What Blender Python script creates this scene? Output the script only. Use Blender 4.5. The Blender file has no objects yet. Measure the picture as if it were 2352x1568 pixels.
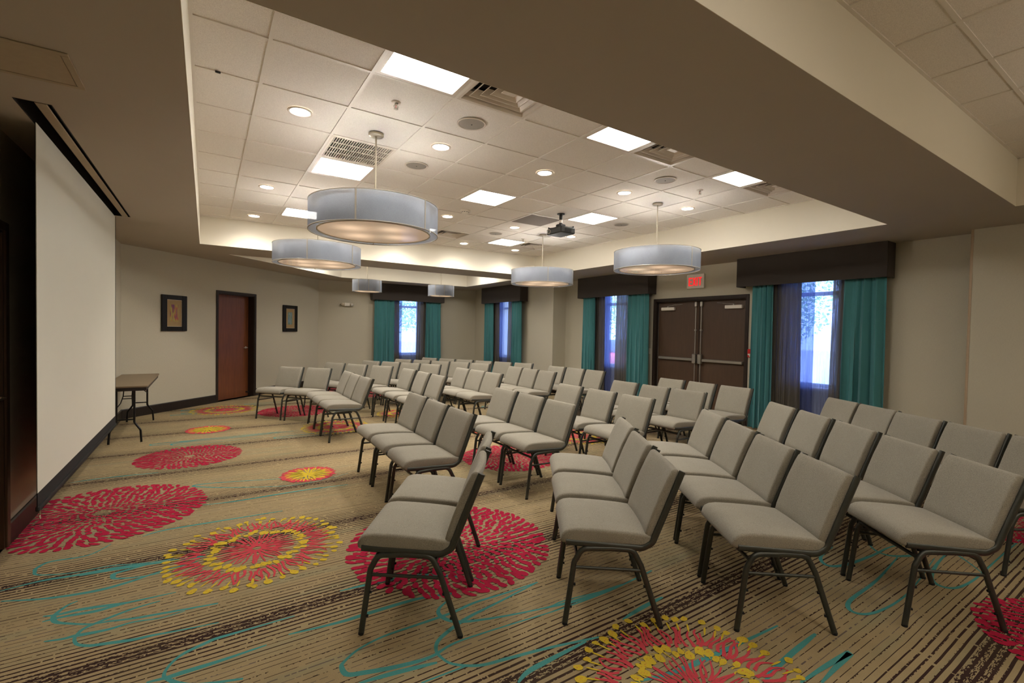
import bpy, math, random
from mathutils import Vector, Matrix
R = math.radians
sc = bpy.context.scene
COL = sc.collection
random.seed(7)

# ---------------------------------------------------------------- helpers
def lin(r, g, b):
    f = lambda c: (c/255/12.92) if c/255 <= .04045 else ((c/255+.055)/1.055)**2.4
    return (f(r), f(g), f(b), 1)

class MB:
    """collects geometry, builds ONE mesh object"""
    def __init__(s): s.v = []; s.f = []; s.m = []; s.sm = []
    def add(s, vs, fs, mi=0, smooth=False):
        o = len(s.v); s.v += [tuple(x) for x in vs]
        s.f += [tuple(o+i for i in f) for f in fs]; s.m += [mi]*len(fs); s.sm += [smooth]*len(fs)
        return s
    def box(s, a, b, mi=0, M=None):
        x0, y0, z0 = a; x1, y1, z1 = b
        vs = [Vector(p) for p in ((x0,y0,z0),(x1,y0,z0),(x1,y1,z0),(x0,y1,z0),(x0,y0,z1),(x1,y0,z1),(x1,y1,z1),(x0,y1,z1))]
        if M is not None: vs = [M @ p for p in vs]
        return s.add(vs, [(0,3,2,1),(4,5,6,7),(0,1,5,4),(1,2,6,5),(2,3,7,6),(3,0,4,7)], mi)
    def bbox(s, a, b, r=.004, mi=0, M=None):
        """box with chamfered vertical + horizontal edges (every edge)"""
        x0,y0,z0 = a; x1,y1,z1 = b
        r = min(r, (x1-x0)*.49, (y1-y0)*.49, (z1-z0)*.49)
        def ring(i, z):
            X0,Y0,X1,Y1 = x0+i,y0+i,x1-i,y1-i; c = r
            return [(X0+c,Y0,z),(X1-c,Y0,z),(X1,Y0+c,z),(X1,Y1-c,z),(X1-c,Y1,z),(X0+c,Y1,z),(X0,Y1-c,z),(X0,Y0+c,z)]
        i2 = r*.999 if min(x1-x0, y1-y0) > 4.1*r else r*.3
        rs = [ring(i2, z0), ring(0, z0+r), ring(0, z1-r), ring(i2, z1)]
        vs = [Vector(p) for q in rs for p in q]
        if M is not None: vs = [M @ p for p in vs]
        fs = [tuple(range(7,-1,-1)), tuple(range(24,32))]
        for k in range(3):
            for j in range(8):
                a_, b_ = k*8+j, k*8+(j+1)%8
                fs.append((a_, b_, b_+8, a_+8))
        return s.add(vs, fs, mi)
    def lathe(s, prof, n=24, c=(0,0,0), mi=0, M=None, smooth=True, caps=True, a0=0, a1=2*math.pi):
        full = abs(a1-a0-2*math.pi) < 1e-6
        k = n if full else n+1
        vs = []
        for r, z in prof:
            for i in range(k):
                t = a0+(a1-a0)*i/n
                vs.append(Vector((r*math.cos(t), r*math.sin(t), z)))
        if M is not None: vs = [M @ p for p in vs]
        vs = [p+Vector(c) for p in vs]
        fs = []
        for j in range(len(prof)-1):
            for i in range(n):
                a, b = j*k+i, j*k+(i+1)%k
                fs.append((a, b, b+k, a+k))
        s.add(vs, fs, mi, smooth)
        if caps and full:
            if prof[0][0] > 1e-5: s.add(vs[:n], [tuple(range(n-1,-1,-1))], mi)
            if prof[-1][0] > 1e-5: s.add(vs[-n:], [tuple(range(n))], mi)
        return s
    def tube(s, path, r, n=10, rb=None, mi=0, up=(0,0,1), caps=True, closed=False):
        """sweep an ellipse (r in the 'side' axis, rb in the other) along a path"""
        P = [Vector(p) for p in path]; rb = r if rb is None else rb
        up = Vector(up); vs = []; m = len(P)
        for i, p in enumerate(P):
            if closed: t = P[(i+1)%m]-P[i-1]
            else: t = (P[min(i+1,m-1)]-P[max(i-1,0)])
            t.normalize()
            a = t.cross(up)
            if a.length < 1e-4: a = t.cross(Vector((1,0,0)))
            a.normalize(); b = a.cross(t)
            for k in range(n):
                q = 2*math.pi*k/n
                vs.append(p + a*(r*math.cos(q)) + b*(rb*math.sin(q)))
        fs = []
        for i in range(m if closed else m-1):
            for k in range(n):
                a, b = i*n+k, i*n+(k+1)%n; c, d = ((i+1)%m)*n+k, ((i+1)%m)*n+(k+1)%n
                fs.append((a, b, d, c))
        s.add(vs, fs, mi, True)
        if caps and not closed:
            s.add(vs[:n], [tuple(range(n-1,-1,-1))], mi); s.add(vs[-n:], [tuple(range(n))], mi)
        return s
    def loft(s, secs, mi=0, smooth=True, caps=True):
        n = len(secs[0]); vs = [p for q in secs for p in q]; fs = []
        for i in range(len(secs)-1):
            for k in range(n):
                a, b = i*n+k, i*n+(k+1)%n
                fs.append((a, b, b+n, a+n))
        s.add(vs, fs, mi, smooth)
        if caps:
            s.add(secs[0], [tuple(range(n-1,-1,-1))], mi, smooth); s.add(secs[-1], [tuple(range(n))], mi, smooth)
        return s
    def quad(s, a, b, c, d, mi=0): return s.add([a,b,c,d], [(0,1,2,3)], mi)
    def poly(s, pts, mi=0): return s.add(pts, [tuple(range(len(pts)))], mi)
    def build(s, name, mats, parent=None, loc=None, label=None, cat=None, group=None, kind=None, rot=None, weld=False):
        me = bpy.data.meshes.new(name); me.from_pydata(s.v, [], s.f)
        if not isinstance(mats, (list, tuple)): mats = [mats]
        for m in mats: me.materials.append(m)
        me.polygons.foreach_set('material_index', s.m); me.polygons.foreach_set('use_smooth', s.sm)
        if weld:
            import bmesh
            bm = bmesh.new(); bm.from_mesh(me); bmesh.ops.remove_doubles(bm, verts=bm.verts, dist=1e-5)
            bmesh.ops.recalc_face_normals(bm, faces=bm.faces); bm.to_mesh(me); bm.free()
        me.update()
        o = bpy.data.objects.new(name, me); COL.objects.link(o)
        if parent: o.parent = parent
        if loc: o.location = loc
        if rot: o.rotation_euler = rot
        return tag(o, label, cat, group, kind)

def tag(o, label=None, cat=None, group=None, kind=None):
    if label: o['label'] = label
    if cat: o['category'] = cat
    if group: o['group'] = group
    if kind: o['kind'] = kind
    return o
def empty(name, loc, label, cat, group=None, rz=0):
    o = bpy.data.objects.new(name, None); COL.objects.link(o); o.empty_display_size = .1
    o.location = loc; o.rotation_euler = (0, 0, rz)
    return tag(o, label, cat, group)
def copy_tree(o, parent=None):
    c = o.copy(); COL.objects.link(c)
    if parent is not None:
        c.parent = parent; c.matrix_parent_inverse = o.matrix_parent_inverse.copy()
    for ch in list(o.children): copy_tree(ch, c)
    return c
def arc_path(pts, rad, n=6):
    """polyline with rounded corners; rad per inner corner"""
    P = [Vector(p) for p in pts]; out = [P[0]]
    for i in range(1, len(P)-1):
        r = rad[i-1] if isinstance(rad, (list, tuple)) else rad
        a = (P[i-1]-P[i]); b = (P[i+1]-P[i]); la, lb = a.length, b.length; a.normalize(); b.normalize()
        ang = a.angle(b); d = min(r/math.tan(ang/2), la*.49, lb*.49)
        p0 = P[i]+a*d; p1 = P[i]+b*d
        for k in range(n+1):
            t = k/n; out.append(p0*(1-t)**2 + P[i]*(2*t*(1-t)) + p1*t*t)
    out.append(P[-1]); return out
def rrect(w, h, r, n=4):
    pts = []
    for cx, cy, a0 in ((w-r,h-r,0),(-w+r,h-r,90),(-w+r,-h+r,180),(w-r,-h+r,270)):
        for k in range(n+1):
            a = R(a0+90*k/n); pts.append((cx+r*math.cos(a), cy+r*math.sin(a)))
    return pts

# ---------------------------------------------------------------- materials
class NT:
    def __init__(s, name):
        s.m = bpy.data.materials.new(name); s.m.use_nodes = True
        s.t = s.m.node_tree; s.n = s.t.nodes; s.b = s.n['Principled BSDF']; s.out = s.n['Material Output']
    def new(s, ty, **k):
        x = s.n.new(ty)
        for a, b in k.items(): setattr(x, a, b)
        return x
    def link(s, a, b): s.t.links.new(a, b)
    def val(s, sock, v):
        if hasattr(v, 'links') or hasattr(v, 'is_output') : s.link(v, sock)
        else: sock.default_value = v
    def math(s, op, a, b=0., c=0.):
        x = s.new('ShaderNodeMath', operation=op)
        for i, v in enumerate((a, b, c)):
            if isinstance(v, (int, float)): x.inputs[i].default_value = v
            else: s.link(v, x.inputs[i])
        return x.outputs[0]
    def mix(s, f, a, b):
        x = s.new('ShaderNodeMix', data_type='RGBA')
        for i, v in ((0, f), (6, a), (7, b)):
            if isinstance(v, (int, float, tuple)): x.inputs[i].default_value = v
            else: s.link(v, x.inputs[i])
        return x.outputs[2]
    def noise(s, vec, scale=5., detail=2., rough=.5):
        x = s.new('ShaderNodeTexNoise'); x.inputs['Scale'].default_value = scale
        x.inputs['Detail'].default_value = detail; x.inputs['Roughness'].default_value = rough
        if vec is not None: s.link(vec, x.inputs['Vector'])
        return x.outputs['Fac']
    def coord(s, scale=None, kind='Object'):
        tc = s.new('ShaderNodeTexCoord').outputs[kind]
        if scale:
            m = s.new('ShaderNodeMapping'); m.inputs['Scale'].default_value = scale; s.link(tc, m.inputs['Vector']); return m.outputs[0]
        return tc
    def bump(s, h, strength=.2, dist=.002):
        x = s.new('ShaderNodeBump'); x.inputs['Strength'].default_value = strength; x.inputs['Distance'].default_value = dist
        s.link(h, x.inputs['Height']); s.link(x.outputs[0], s.b.inputs['Normal'])
    def ramp(s, f, a, b, lo=0., hi=1.):
        x = s.new('ShaderNodeMapRange'); x.inputs[1].default_value = a; x.inputs[2].default_value = b
        x.inputs[3].default_value = lo; x.inputs[4].default_value = hi; s.link(f, x.inputs[0]); return x.outputs[0]

def plain(name, c, rough=.5, metal=0., var=.08, scale=30., bump=0., spec=None, emit=None, es=0.):
    t = NT(name); co = t.coord()
    n = t.noise(co, scale, 3.)
    c2 = tuple(min(1, x*(1-var)) for x in c[:3])+(1,); c1 = tuple(min(1, x*(1+var)) for x in c[:3])+(1,)
    t.link(t.mix(n, c2, c1), t.b.inputs['Base Color'])
    t.b.inputs['Roughness'].default_value = rough; t.b.inputs['Metallic'].default_value = metal
    if spec is not None: t.b.inputs['Specular IOR Level'].default_value = spec
    if bump: t.bump(t.noise(co, scale*8, 2.), bump)
    if emit: t.b.inputs['Emission Color'].default_value = emit; t.b.inputs['Emission Strength'].default_value = es
    return t.m
def emis(name, c, s):
    t = NT(name); t.b.inputs['Base Color'].default_value = (.8,.8,.8,1)
    t.b.inputs['Emission Color'].default_value = c; t.b.inputs['Emission Strength'].default_value = s; return t.m
def fabric(name, c, scale=500., var=.35, rough=.95, bump=.35, big=.06):
    t = NT(name); co = t.coord()
    n = t.noise(co, scale, 2., .7); n2 = t.noise(co, 6., 3.)
    w = t.math('ADD', t.math('MULTIPLY', t.math('SUBTRACT', n, .5), var*2), t.math('ADD', t.math('MULTIPLY', t.math('SUBTRACT', n2, .5), big*2), 1.))
    x = t.new('ShaderNodeVectorMath', operation='SCALE'); x.inputs[0].default_value = c[:3]; t.link(w, x.inputs['Scale'])
    t.link(x.outputs[0], t.b.inputs['Base Color'])
    t.b.inputs['Roughness'].default_value = rough; t.b.inputs['Specular IOR Level'].default_value = .15
    t.b.inputs['Sheen Weight'].default_value = .15
    t.bump(n, bump, .001); return t.m
def wallpaper(name, c):
    t = NT(name); co = t.coord()
    a = t.noise(t.coord((60,60,700)), 1., 2.); b = t.noise(t.coord((900,900,25)), 1., 2.); d = t.noise(co, .8, 3.)
    n = t.math('ADD', t.math('MULTIPLY', a, .5), t.math('MULTIPLY', b, .5))
    f = t.math('ADD', t.math('MULTIPLY', t.math('SUBTRACT', n, .5), .5), t.math('ADD', t.math('MULTIPLY', t.math('SUBTRACT', d, .5), .10), 1.))
    x = t.new('ShaderNodeVectorMath', operation='SCALE'); x.inputs[0].default_value = c[:3]; t.link(f, x.inputs['Scale'])
    t.link(x.outputs[0], t.b.inputs['Base Color']); t.b.inputs['Roughness'].default_value = .75
    t.b.inputs['Specular IOR Level'].default_value = .25; t.bump(n, .15, .001); return t.m
def wood(name, c1, c2, rough=.35, sc_=(14,14,1.2), spec=.5):
    t = NT(name); v = t.coord(sc_)
    n = t.noise(v, 3., 6., .6); n2 = t.noise(t.coord((60,60,2.)), 4., 3.)
    f = t.math('ADD', t.math('MULTIPLY', n, .7), t.math('MULTIPLY', n2, .3))
    t.link(t.mix(t.ramp(f, .3, .7), c1, c2), t.b.inputs['Base Color'])
    t.b.inputs['Roughness'].default_value = rough; t.b.inputs['Specular IOR Level'].default_value = spec; t.bump(n2, .05, .001); return t.m

M = {}
M['wall'] = wallpaper('wall_vinyl', lin(188,181,160))
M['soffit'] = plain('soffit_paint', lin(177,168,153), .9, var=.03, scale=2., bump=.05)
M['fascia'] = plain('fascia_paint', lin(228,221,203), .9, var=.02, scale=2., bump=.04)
def tile_mat():
    t = NT('acoustic_tile'); co = t.coord()
    n = t.noise(co, 220., 3., .7); v = t.new('ShaderNodeTexVoronoi'); v.inputs['Scale'].default_value = 160.; t.link(co, v.inputs['Vector'])
    f = t.ramp(n, .35, .6)
    t.link(t.mix(f, lin(216,208,196), lin(238,231,220)), t.b.inputs['Base Color'])
    t.b.inputs['Roughness'].default_value = .95; t.b.inputs['Specular IOR Level'].default_value = .1
    t.bump(n, .5, .002); return t.m
M['tile'] = tile_mat()
M['tbar'] = plain('grid_white', lin(226,218,205), .5, var=.02)
M['base'] = wood('dark_base', lin(26,20,17), lin(40,31,26), .4)
M['espresso'] = wood('espresso_wood', lin(40,31,25), lin(54,43,35), .5, spec=.25)
M['espresso_door'] = wood('espresso_door', lin(70,49,31), lin(80,58,38), .5)
M['cherry'] = wood('cherry_door', lin(98,55,30), lin(128,74,41), .42, (9,9,.8))
M['valance'] = fabric('valance_cloth', lin(68,62,57), 300., .25)
M['teal'] = fabric('teal_curtain', lin(70,126,128), 400., .22, .85, .15)
M['chairfab'] = fabric('chair_fabric', lin(143,137,123), 300., .8, .95, .5, .10)
M['frame'] = plain('gunmetal_frame', lin(74,76,71), .32, .6, .45, 500., .2)
M['black'] = plain('black_plastic', lin(24,24,24), .5)
M['rubber'] = plain('black_rubber', lin(15,15,15), .8)
M['nickel'] = plain('brushed_nickel', lin(190,180,160), .35, .9, .05)
M['alum'] = plain('satin_aluminium', lin(180,176,166), .35, .85, .04)
M['white'] = plain('white_enamel', lin(226,218,202), .4, var=.02)
M['whitem'] = plain('white_metal', lin(214,202,186), .45, var=.02)
M['screen'] = plain('matte_white_screen', lin(210,207,192), .9, var=.015, scale=3.)
M['screenblk'] = plain('black_screen_back', lin(10,10,10), .9)
M['slotblk'] = plain('housing_black', lin(12,12,11), .8)
M['flap'] = plain('housing_flap', lin(170,156,132), .8)
M['spk'] = plain('speaker_grille', lin(150,142,130), .7, var=.25, scale=900.)
M['perf'] = plain('perforated_return', lin(122,110,96), .8, var=.3, scale=700.)
M['dark'] = plain('duct_dark', lin(45,40,36), .9)
M['panel'] = emis('panel_lens', (1., .965, .92, 1), 6.)
M['dlens'] = emis('downlight_lens', (1., .95, .9, 1), 14.)
M['lampdiff'] = None
M['red'] = plain('alarm_red', lin(190,28,24), .35)
M['exitred'] = plain('exit_red', (.5,.0,.0,1), .5, emit=(1.,.01,.015,1), es=.30)
M['tabletop'] = plain('table_laminate', lin(124,106,82), .45, var=.1, scale=120.)
M['tabledge'] = plain('table_edge', lin(36,28,24), .5)
M['steelblk'] = plain('black_steel', lin(20,18,17), .4, .3)
M['picframe'] = wood('picture_frame', lin(17,14,12), lin(28,23,19), .4, spec=.25)
M['fillet'] = plain('silver_fillet', lin(205,190,165), .4, .3)
M['mat'] = plain('tan_mat', lin(158,132,92), .9)
# glass, sheers, lamp shade
def glass():
    t = NT('window_glass'); t.b.inputs['Base Color'].default_value = (.95,.98,1,1)
    t.b.inputs['Roughness'].default_value = .02; t.b.inputs['IOR'].default_value = 1.1
    t.b.inputs['Transmission Weight'].default_value = 1.
    tr = t.new('ShaderNodeBsdfTransparent'); gl = t.new('ShaderNodeBsdfGlossy'); gl.inputs['Roughness'].default_value = .03
    mx = t.new('ShaderNodeMixShader'); mx.inputs[0].default_value = .06
    t.link(tr.outputs[0], mx.inputs[1]); t.link(gl.outputs[0], mx.inputs[2]); t.link(mx.outputs[0], t.out.inputs['Surface']); return t.m
M['glass'] = glass()
def sheer(name, c, alpha, tint=(.45,.55,1,1)):
    t = NT(name)
    tr = t.new('ShaderNodeBsdfTransparent'); tr.inputs[0].default_value = tint
    df = t.new('ShaderNodeBsdfDiffuse'); tl = t.new('ShaderNodeBsdfTranslucent')
    v = t.noise(t.coord((1,1,.02)), 90., 2., .7)
    cc = t.mix(v, tuple(x*.75 for x in c[:3])+(1,), tuple(min(1,x*1.2) for x in c[:3])+(1,))
    t.link(cc, df.inputs[0]); t.link(cc, tl.inputs[0])
    m1 = t.new('ShaderNodeMixShader'); m1.inputs[0].default_value = .45; t.link(df.outputs[0], m1.inputs[1]); t.link(tl.outputs[0], m1.inputs[2])
    m2 = t.new('ShaderNodeMixShader'); t.link(t.ramp(v, .3, .7, alpha-.12, alpha+.12), m2.inputs[0])
    t.link(tr.outputs[0], m2.inputs[1]); t.link(m1.outputs[0], m2.inputs[2]); t.link(m2.outputs[0], t.out.inputs['Surface']); return t.m
M['sheer'] = sheer('sheer_brown', lin(118,112,100), .965, (.62,.68,.95,1))
M['sheerback'] = sheer('sheer_violet', lin(104,114,158), .68, (.58,.66,.95,1))
M['sheerlight'] = sheer('sheer_light', lin(136,148,192), .60, (.72,.80,1,1))
def shade():
    t = NT('organza_shade')
    tr = t.new('ShaderNodeBsdfTransparent'); df = t.new('ShaderNodeBsdfDiffuse'); tl = t.new('ShaderNodeBsdfTranslucent')
    n = t.noise(t.coord((1,1,1)), 260., 2., .8); big = t.noise(t.coord((1,1,.6)), 4.5, 2.)
    c = t.mix(big, lin(138,146,158), lin(182,188,198))
    t.link(c, df.inputs[0]); t.link(c, tl.inputs[0])
    gl = t.new('ShaderNodeBsdfGlossy'); gl.inputs['Roughness'].default_value = .35; gl.inputs[0].default_value = lin(200,206,216)
    m0 = t.new('ShaderNodeMixShader'); m0.inputs[0].default_value = .18; t.link(df.outputs[0], m0.inputs[1]); t.link(gl.outputs[0], m0.inputs[2])
    m1 = t.new('ShaderNodeMixShader'); m1.inputs[0].default_value = .25; t.link(m0.outputs[0], m1.inputs[1]); t.link(tl.outputs[0], m1.inputs[2])
    m2 = t.new('ShaderNodeMixShader'); t.link(t.ramp(n, .3, .7, .7, .9), m2.inputs[0])
    t.link(tr.outputs[0], m2.inputs[1]); t.link(m1.outputs[0], m2.inputs[2]); t.link(m2.outputs[0], t.out.inputs['Surface']); return t.m
M['shade'] = shade()
M['shadein'] = plain('inner_drum', lin(176,182,194), .7, var=.05, scale=5.)
M['trimring'] = plain('shade_binding', lin(178,170,156), .6)
def lampdiff():
    t = NT('lamp_diffuser'); co = t.coord()
    sx = t.new('ShaderNodeSeparateXYZ'); t.link(co, sx.inputs[0])
    tot = None
    for a in (0, 90, 180, 270):
        cx, cy = .24*math.cos(R(a+20)), .24*math.sin(R(a+20))
        dx = t.math('SUBTRACT', sx.outputs[0], cx); dy = t.math('SUBTRACT', sx.outputs[1], cy)
        d2 = t.math('ADD', t.math('MULTIPLY', dx, dx), t.math('MULTIPLY', dy, dy))
        g = t.math('POWER', 2.718, t.math('MULTIPLY', d2, -65.))
        tot = g if tot is None else t.math('ADD', tot, g)
    t.b.inputs['Base Color'].default_value = lin(170,148,124)
    t.b.inputs['Roughness'].default_value = .12
    t.b.inputs['Emission Color'].default_value = (1., .70, .46, 1)
    t.link(t.math('ADD', t.math('MULTIPLY', tot, .16), .085), t.b.inputs['Emission Strength']); return t.m
M['lampdiff'] = lampdiff()

def carpet():
    t = NT('striped_carpet'); co = t.coord(); sx = t.new('ShaderNodeSeparateXYZ'); t.link(co, sx.inputs[0])
    X, Y = sx.outputs[0], sx.outputs[1]
    snap = lambda v, s: t.math('MULTIPLY', t.math('FLOOR', t.math('DIVIDE', v, s)), s)
    wob = t.math('MULTIPLY', t.math('SUBTRACT', t.noise(t.coord((1.1,.4,1)), 1.6, 2.), .5), .018)
    Yw = t.math('ADD', Y, wob)
    xs = snap(X, .007); ys = snap(Yw, .0035)
    pit = .0335
    li = t.math('FLOOR', t.math('DIVIDE', ys, pit))
    fr = t.math('FRACT', t.math('DIVIDE', ys, pit))
    tri = t.math('MULTIPLY', t.math('ABSOLUTE', t.math('SUBTRACT', fr, .5)), 2.)
    bd = t.math('MULTIPLY', t.math('ABSOLUTE', t.math('SUBTRACT', t.math('FRACT', t.math('ADD', t.math('DIVIDE', t.math('SUBTRACT', Y, 2.74), 1.07), 100.5)), .5)), 1.07)
    def vec(a, b, c=None):
        v = t.new('ShaderNodeCombineXYZ'); t.link(a, v.inputs[0]); t.link(b, v.inputs[1])
        if c is not None: t.link(c, v.inputs[2])
        return v.outputs[0]
    dash = t.noise(vec(t.math('MULTIPLY', xs, 20.), t.math('MULTIPLY', li, 3.7)), 1., 3., .75)
    dash2 = t.noise(vec(t.math('MULTIPLY', xs, 34.), t.math('MULTIPLY', ys, 130.)), 1., 2., .7)
    edge = t.noise(vec(t.math('MULTIPLY', xs, 60.), t.math('MULTIPLY', li, 9.1)), 1., 2., .7)
    w = t.ramp(bd, .04, .28, .42, .13)
    w = t.math('MULTIPLY', w, t.math('ADD', .55, t.math('MULTIPLY', edge, .9)))
    near = t.math('LESS_THAN', tri, w)
    gap = t.math('GREATER_THAN', t.math('ADD', dash, t.ramp(bd, .1, .5, .10, .02)), .47)
    m = t.math('MULTIPLY', near, gap)
    core = t.math('MULTIPLY', t.math('LESS_THAN', t.math('ADD', bd, t.math('MULTIPLY', t.math('SUBTRACT', dash, .5), .05)), .042), t.math('GREATER_THAN', dash2, .50))
    m = t.math('MAXIMUM', m, core)
    # greyer thin stripes between the bands
    isg = t.math('MULTIPLY', t.math('GREATER_THAN', bd, .3), t.math('GREATER_THAN', t.noise(vec(t.math('MULTIPLY', xs, 1.5), t.math('MULTIPLY', li, 5.3)), 1., 1.), .52))
    dk = t.mix(isg, lin(58,42,38), lin(104,92,84))
    pile = t.noise(co, 380., 2., .8); big = t.noise(co, 1.1, 3.)
    tan = t.mix(t.ramp(pile, .3, .7), lin(140,122,91), lin(173,153,117))
    tan = t.mix(t.math('MULTIPLY', t.ramp(big, .45, .7), .22), tan, lin(120,122,92))
    # soft blue-green cast streaks
    st = t.noise(vec(t.math('MULTIPLY', X, .9), t.math('MULTIPLY', Y, 7.)), 1., 2.)
    tan = t.mix(t.math('MULTIPLY', t.ramp(st, .55, .75), .30), tan, lin(112,134,112))
    soil = t.noise(co, 2.6, 4., .6)
    c = t.mix(m, tan, dk)
    c = t.mix(t.math('MULTIPLY', t.ramp(soil, .5, .72), .22), c, lin(96,88,62))
    t.link(c, t.b.inputs['Base Color']); t.b.inputs['Roughness'].default_value = 1.; t.b.inputs['Specular IOR Level'].default_value = .05
    t.bump(pile, .4, .003); return t.m
M['carpet'] = carpet()
def pilec(name, c):
    t = NT(name); co = t.coord(); n = t.noise(co, 380., 2., .8)
    d = tuple(x*.8 for x in c[:3])+(1,); e = tuple(min(1,x*1.15) for x in c[:3])+(1,)
    t.link(t.mix(t.ramp(n,.3,.7), d, e), t.b.inputs['Base Color']); t.b.inputs['Roughness'].default_value = 1.
    t.b.inputs['Specular IOR Level'].default_value = .05; t.bump(n, .4, .003); return t.m
M['p_red'] = pilec('pile_crimson', lin(166,36,62)); M['p_coral'] = pilec('pile_coral', lin(190,70,78))
M['p_yel'] = pilec('pile_yellow', lin(198,172,54)); M['p_teal'] = pilec('pile_teal', lin(76,142,138))
M['p_dk'] = pilec('pile_brown', lin(60,44,38))

# ---------------------------------------------------------------- room dimensions (metres)
HS, HT = 2.804, 3.247          # soffit height, tile ceiling height
XW = -1.14                     # screen wall
def U(px, py): return None
G0, G1, GS = -.293, 3.191, .6096   # ceiling grid origin
TX0, TX1, TY0, TY1 = -.09, 6.36, 2.13, 8.85     # first tray
BX0, BX1, BY0, BY1 = -.09, 6.40, -2.6, 1.15     # tray behind the beam
FY0, FY1, FX1 = 9.81, 12.34, 6.42               # far tray
YB = -3.4                      # wall behind the camera
AW = 10.82                     # angled wall: y = x + AW
AX0, AY0 = XW, XW+AW
AX1, AY1 = 13.33-AW, 13.33
XR, XR2, XR3 = 7.68, 7.27, 7.40
YP, YC = 9.28, 1.67            # wall steps

# ---------------------------------------------------------------- floor (pattern woven into the one carpet)
fl = MB()
fl.poly([(XW-.05,YB-.05,0),(XR+.1,YB-.05,0),(XR+.1,AY1+.1,0),(AX1-.05,AY1+.1,0),(XW-.05,AY0+.05,0)], 0)
def inside(x, y): return x > XW+.0 and x < XR and y > YB and y < AY1 and y < x+AW
zr = random.Random(11)
def strip(Q, L, z, mi):
    z += zr.uniform(0, .00025)
    for k in range(len(Q)-1):
        q = [(*Q[k],z),(*Q[k+1],z),(*L[k+1],z),(*L[k],z)]
        if all(inside(p[0], p[1]) for p in q): fl.poly(q, mi)
def petal(cx, cy, a, r0, r1, w, z, mi, swirl=0., n=7):
    """teardrop, narrow end inwards, from radius r0 to r1"""
    W = (.22,.55,.82,.98,1.,.86,.58,.16); L, Q = [], []
    for k in range(n+1):
        t = (0,.12,.3,.5,.7,.86,.96,1.)[k]; r = r0+(r1-r0)*t; aa = a+swirl*t; ww = w*W[k]
        px, py = cx+r*math.cos(aa), cy+r*math.sin(aa)
        L.append((px-ww*math.sin(aa)*.5, py+ww*math.cos(aa)*.5)); Q.append((px+ww*math.sin(aa)*.5, py-ww*math.cos(aa)*.5))
    strip(Q, L, z, mi)
def blob(cx, cy, r, z, mi, n=9, st=1., ang=0.):
    pts = []
    for k in range(n):
        a = 2*math.pi*k/n; q = r*random.uniform(.8, 1.2)
        x, y = q*math.cos(a)*st, q*math.sin(a)
        pts.append((cx+x*math.cos(ang)-y*math.sin(ang), cy+x*math.sin(ang)+y*math.cos(ang), z))
    z += zr.uniform(.0001, .0003); pts = [(p[0],p[1],z) for p in pts]
    if all(inside(p[0], p[1]) for p in pts):
        fl.poly(pts, mi)
        if mi == 3 and r > .012:
            for _ in range(4):
                x, y = cx+zr.uniform(-.6,.6)*r, cy+zr.uniform(-.6,.6)*r; d = r*.10
                fl.poly([(x-d,y-d*.6,z+.0003),(x+d,y-d*.6,z+.0003),(x+d,y+d*.6,z+.0003),(x-d,y+d*.6,z+.0003)], 2)
def ribbon(pts, w, z, mi):
    P = [Vector((x, y, 0)) for x, y in pts]
    if len(P) > 2:
        q = []
        for i in range(len(P)-1):
            p0, p1, p2, p3 = P[max(i-1,0)], P[i], P[i+1], P[min(i+2,len(P)-1)]
            for k in range(6):
                t = k/6
                q.append(.5*((2*p1)+(p2-p0)*t+(2*p0-5*p1+4*p2-p3)*t*t+(3*p1-p0-3*p2+p3)*t*t*t))
        q.append(P[-1]); P = q
    vs = []; m = len(P)
    for i, p in enumerate(P):
        t = P[min(i+1,m-1)]-P[max(i-1,0)]
        if t.length < 1e-6: t = Vector((1,0,0))
        t.normalize(); n_ = Vector((-t.y, t.x, 0))
        ww = w*(.45+.55*math.sin(math.pi*i/(m-1)))*(.85+.3*math.sin(i*.13))
        a, b = p+n_*ww*.5, p-n_*ww*.5
        vs += [(a.x,a.y,z),(b.x,b.y,z)]
    for i in range(m-1):
        q = [vs[2*i], vs[2*i+1], vs[2*i+3], vs[2*i+2]]
        if all(inside(x, y) for x, y, _ in q): fl.add(q, [(0,1,2,3)], mi)
def dahlia(cx, cy, Rr, z, mi=1):
    n = 13
    for k in range(n):
        t = (k+1)/n; r1 = Rr*(.08+.92*t); cnt = int(16+(52 if Rr > .6 else 46)*t); L = Rr*(.046+.050*t)
        off = random.random()
        for j in range(cnt):
            a = 2*math.pi*(j+off+(k%2)*.5)/cnt+random.uniform(-.02,.02)
            w = 2*math.pi*r1/cnt*.66
            q = r1+random.uniform(-.016,.016)*Rr
            petal(cx, cy, a, max(.012, q-L), q, w, z, mi, swirl=random.uniform(-.02,.05)+.05*math.sin(3*a+cx))
def stems(cx, cy, r0, r1, cnt, z, mi, w, sw=.12):
    for j in range(cnt):
        a = 2*math.pi*(j+random.uniform(-.25,.25))/cnt; s_ = random.uniform(-sw, sw)
        q0, q1 = r0*random.uniform(.95,1.12), r1*random.uniform(.9,1.0)
        L, Q = [], []
        for k in range(7):
            t = k/6; r = q0+(q1-q0)*t; aa = a+s_*t*t+.03*math.sin(5*t+j)
            ww = w*(1-.45*t)*random.uniform(.85,1.1)
            px, py = cx+r*math.cos(aa), cy+r*math.sin(aa)
            L.append((px-ww*math.sin(aa)*.5, py+ww*math.cos(aa)*.5, z)); Q.append((px+ww*math.sin(aa)*.5, py-ww*math.cos(aa)*.5, z))
        strip([p[:2] for p in Q], [p[:2] for p in L], z, mi)
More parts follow.
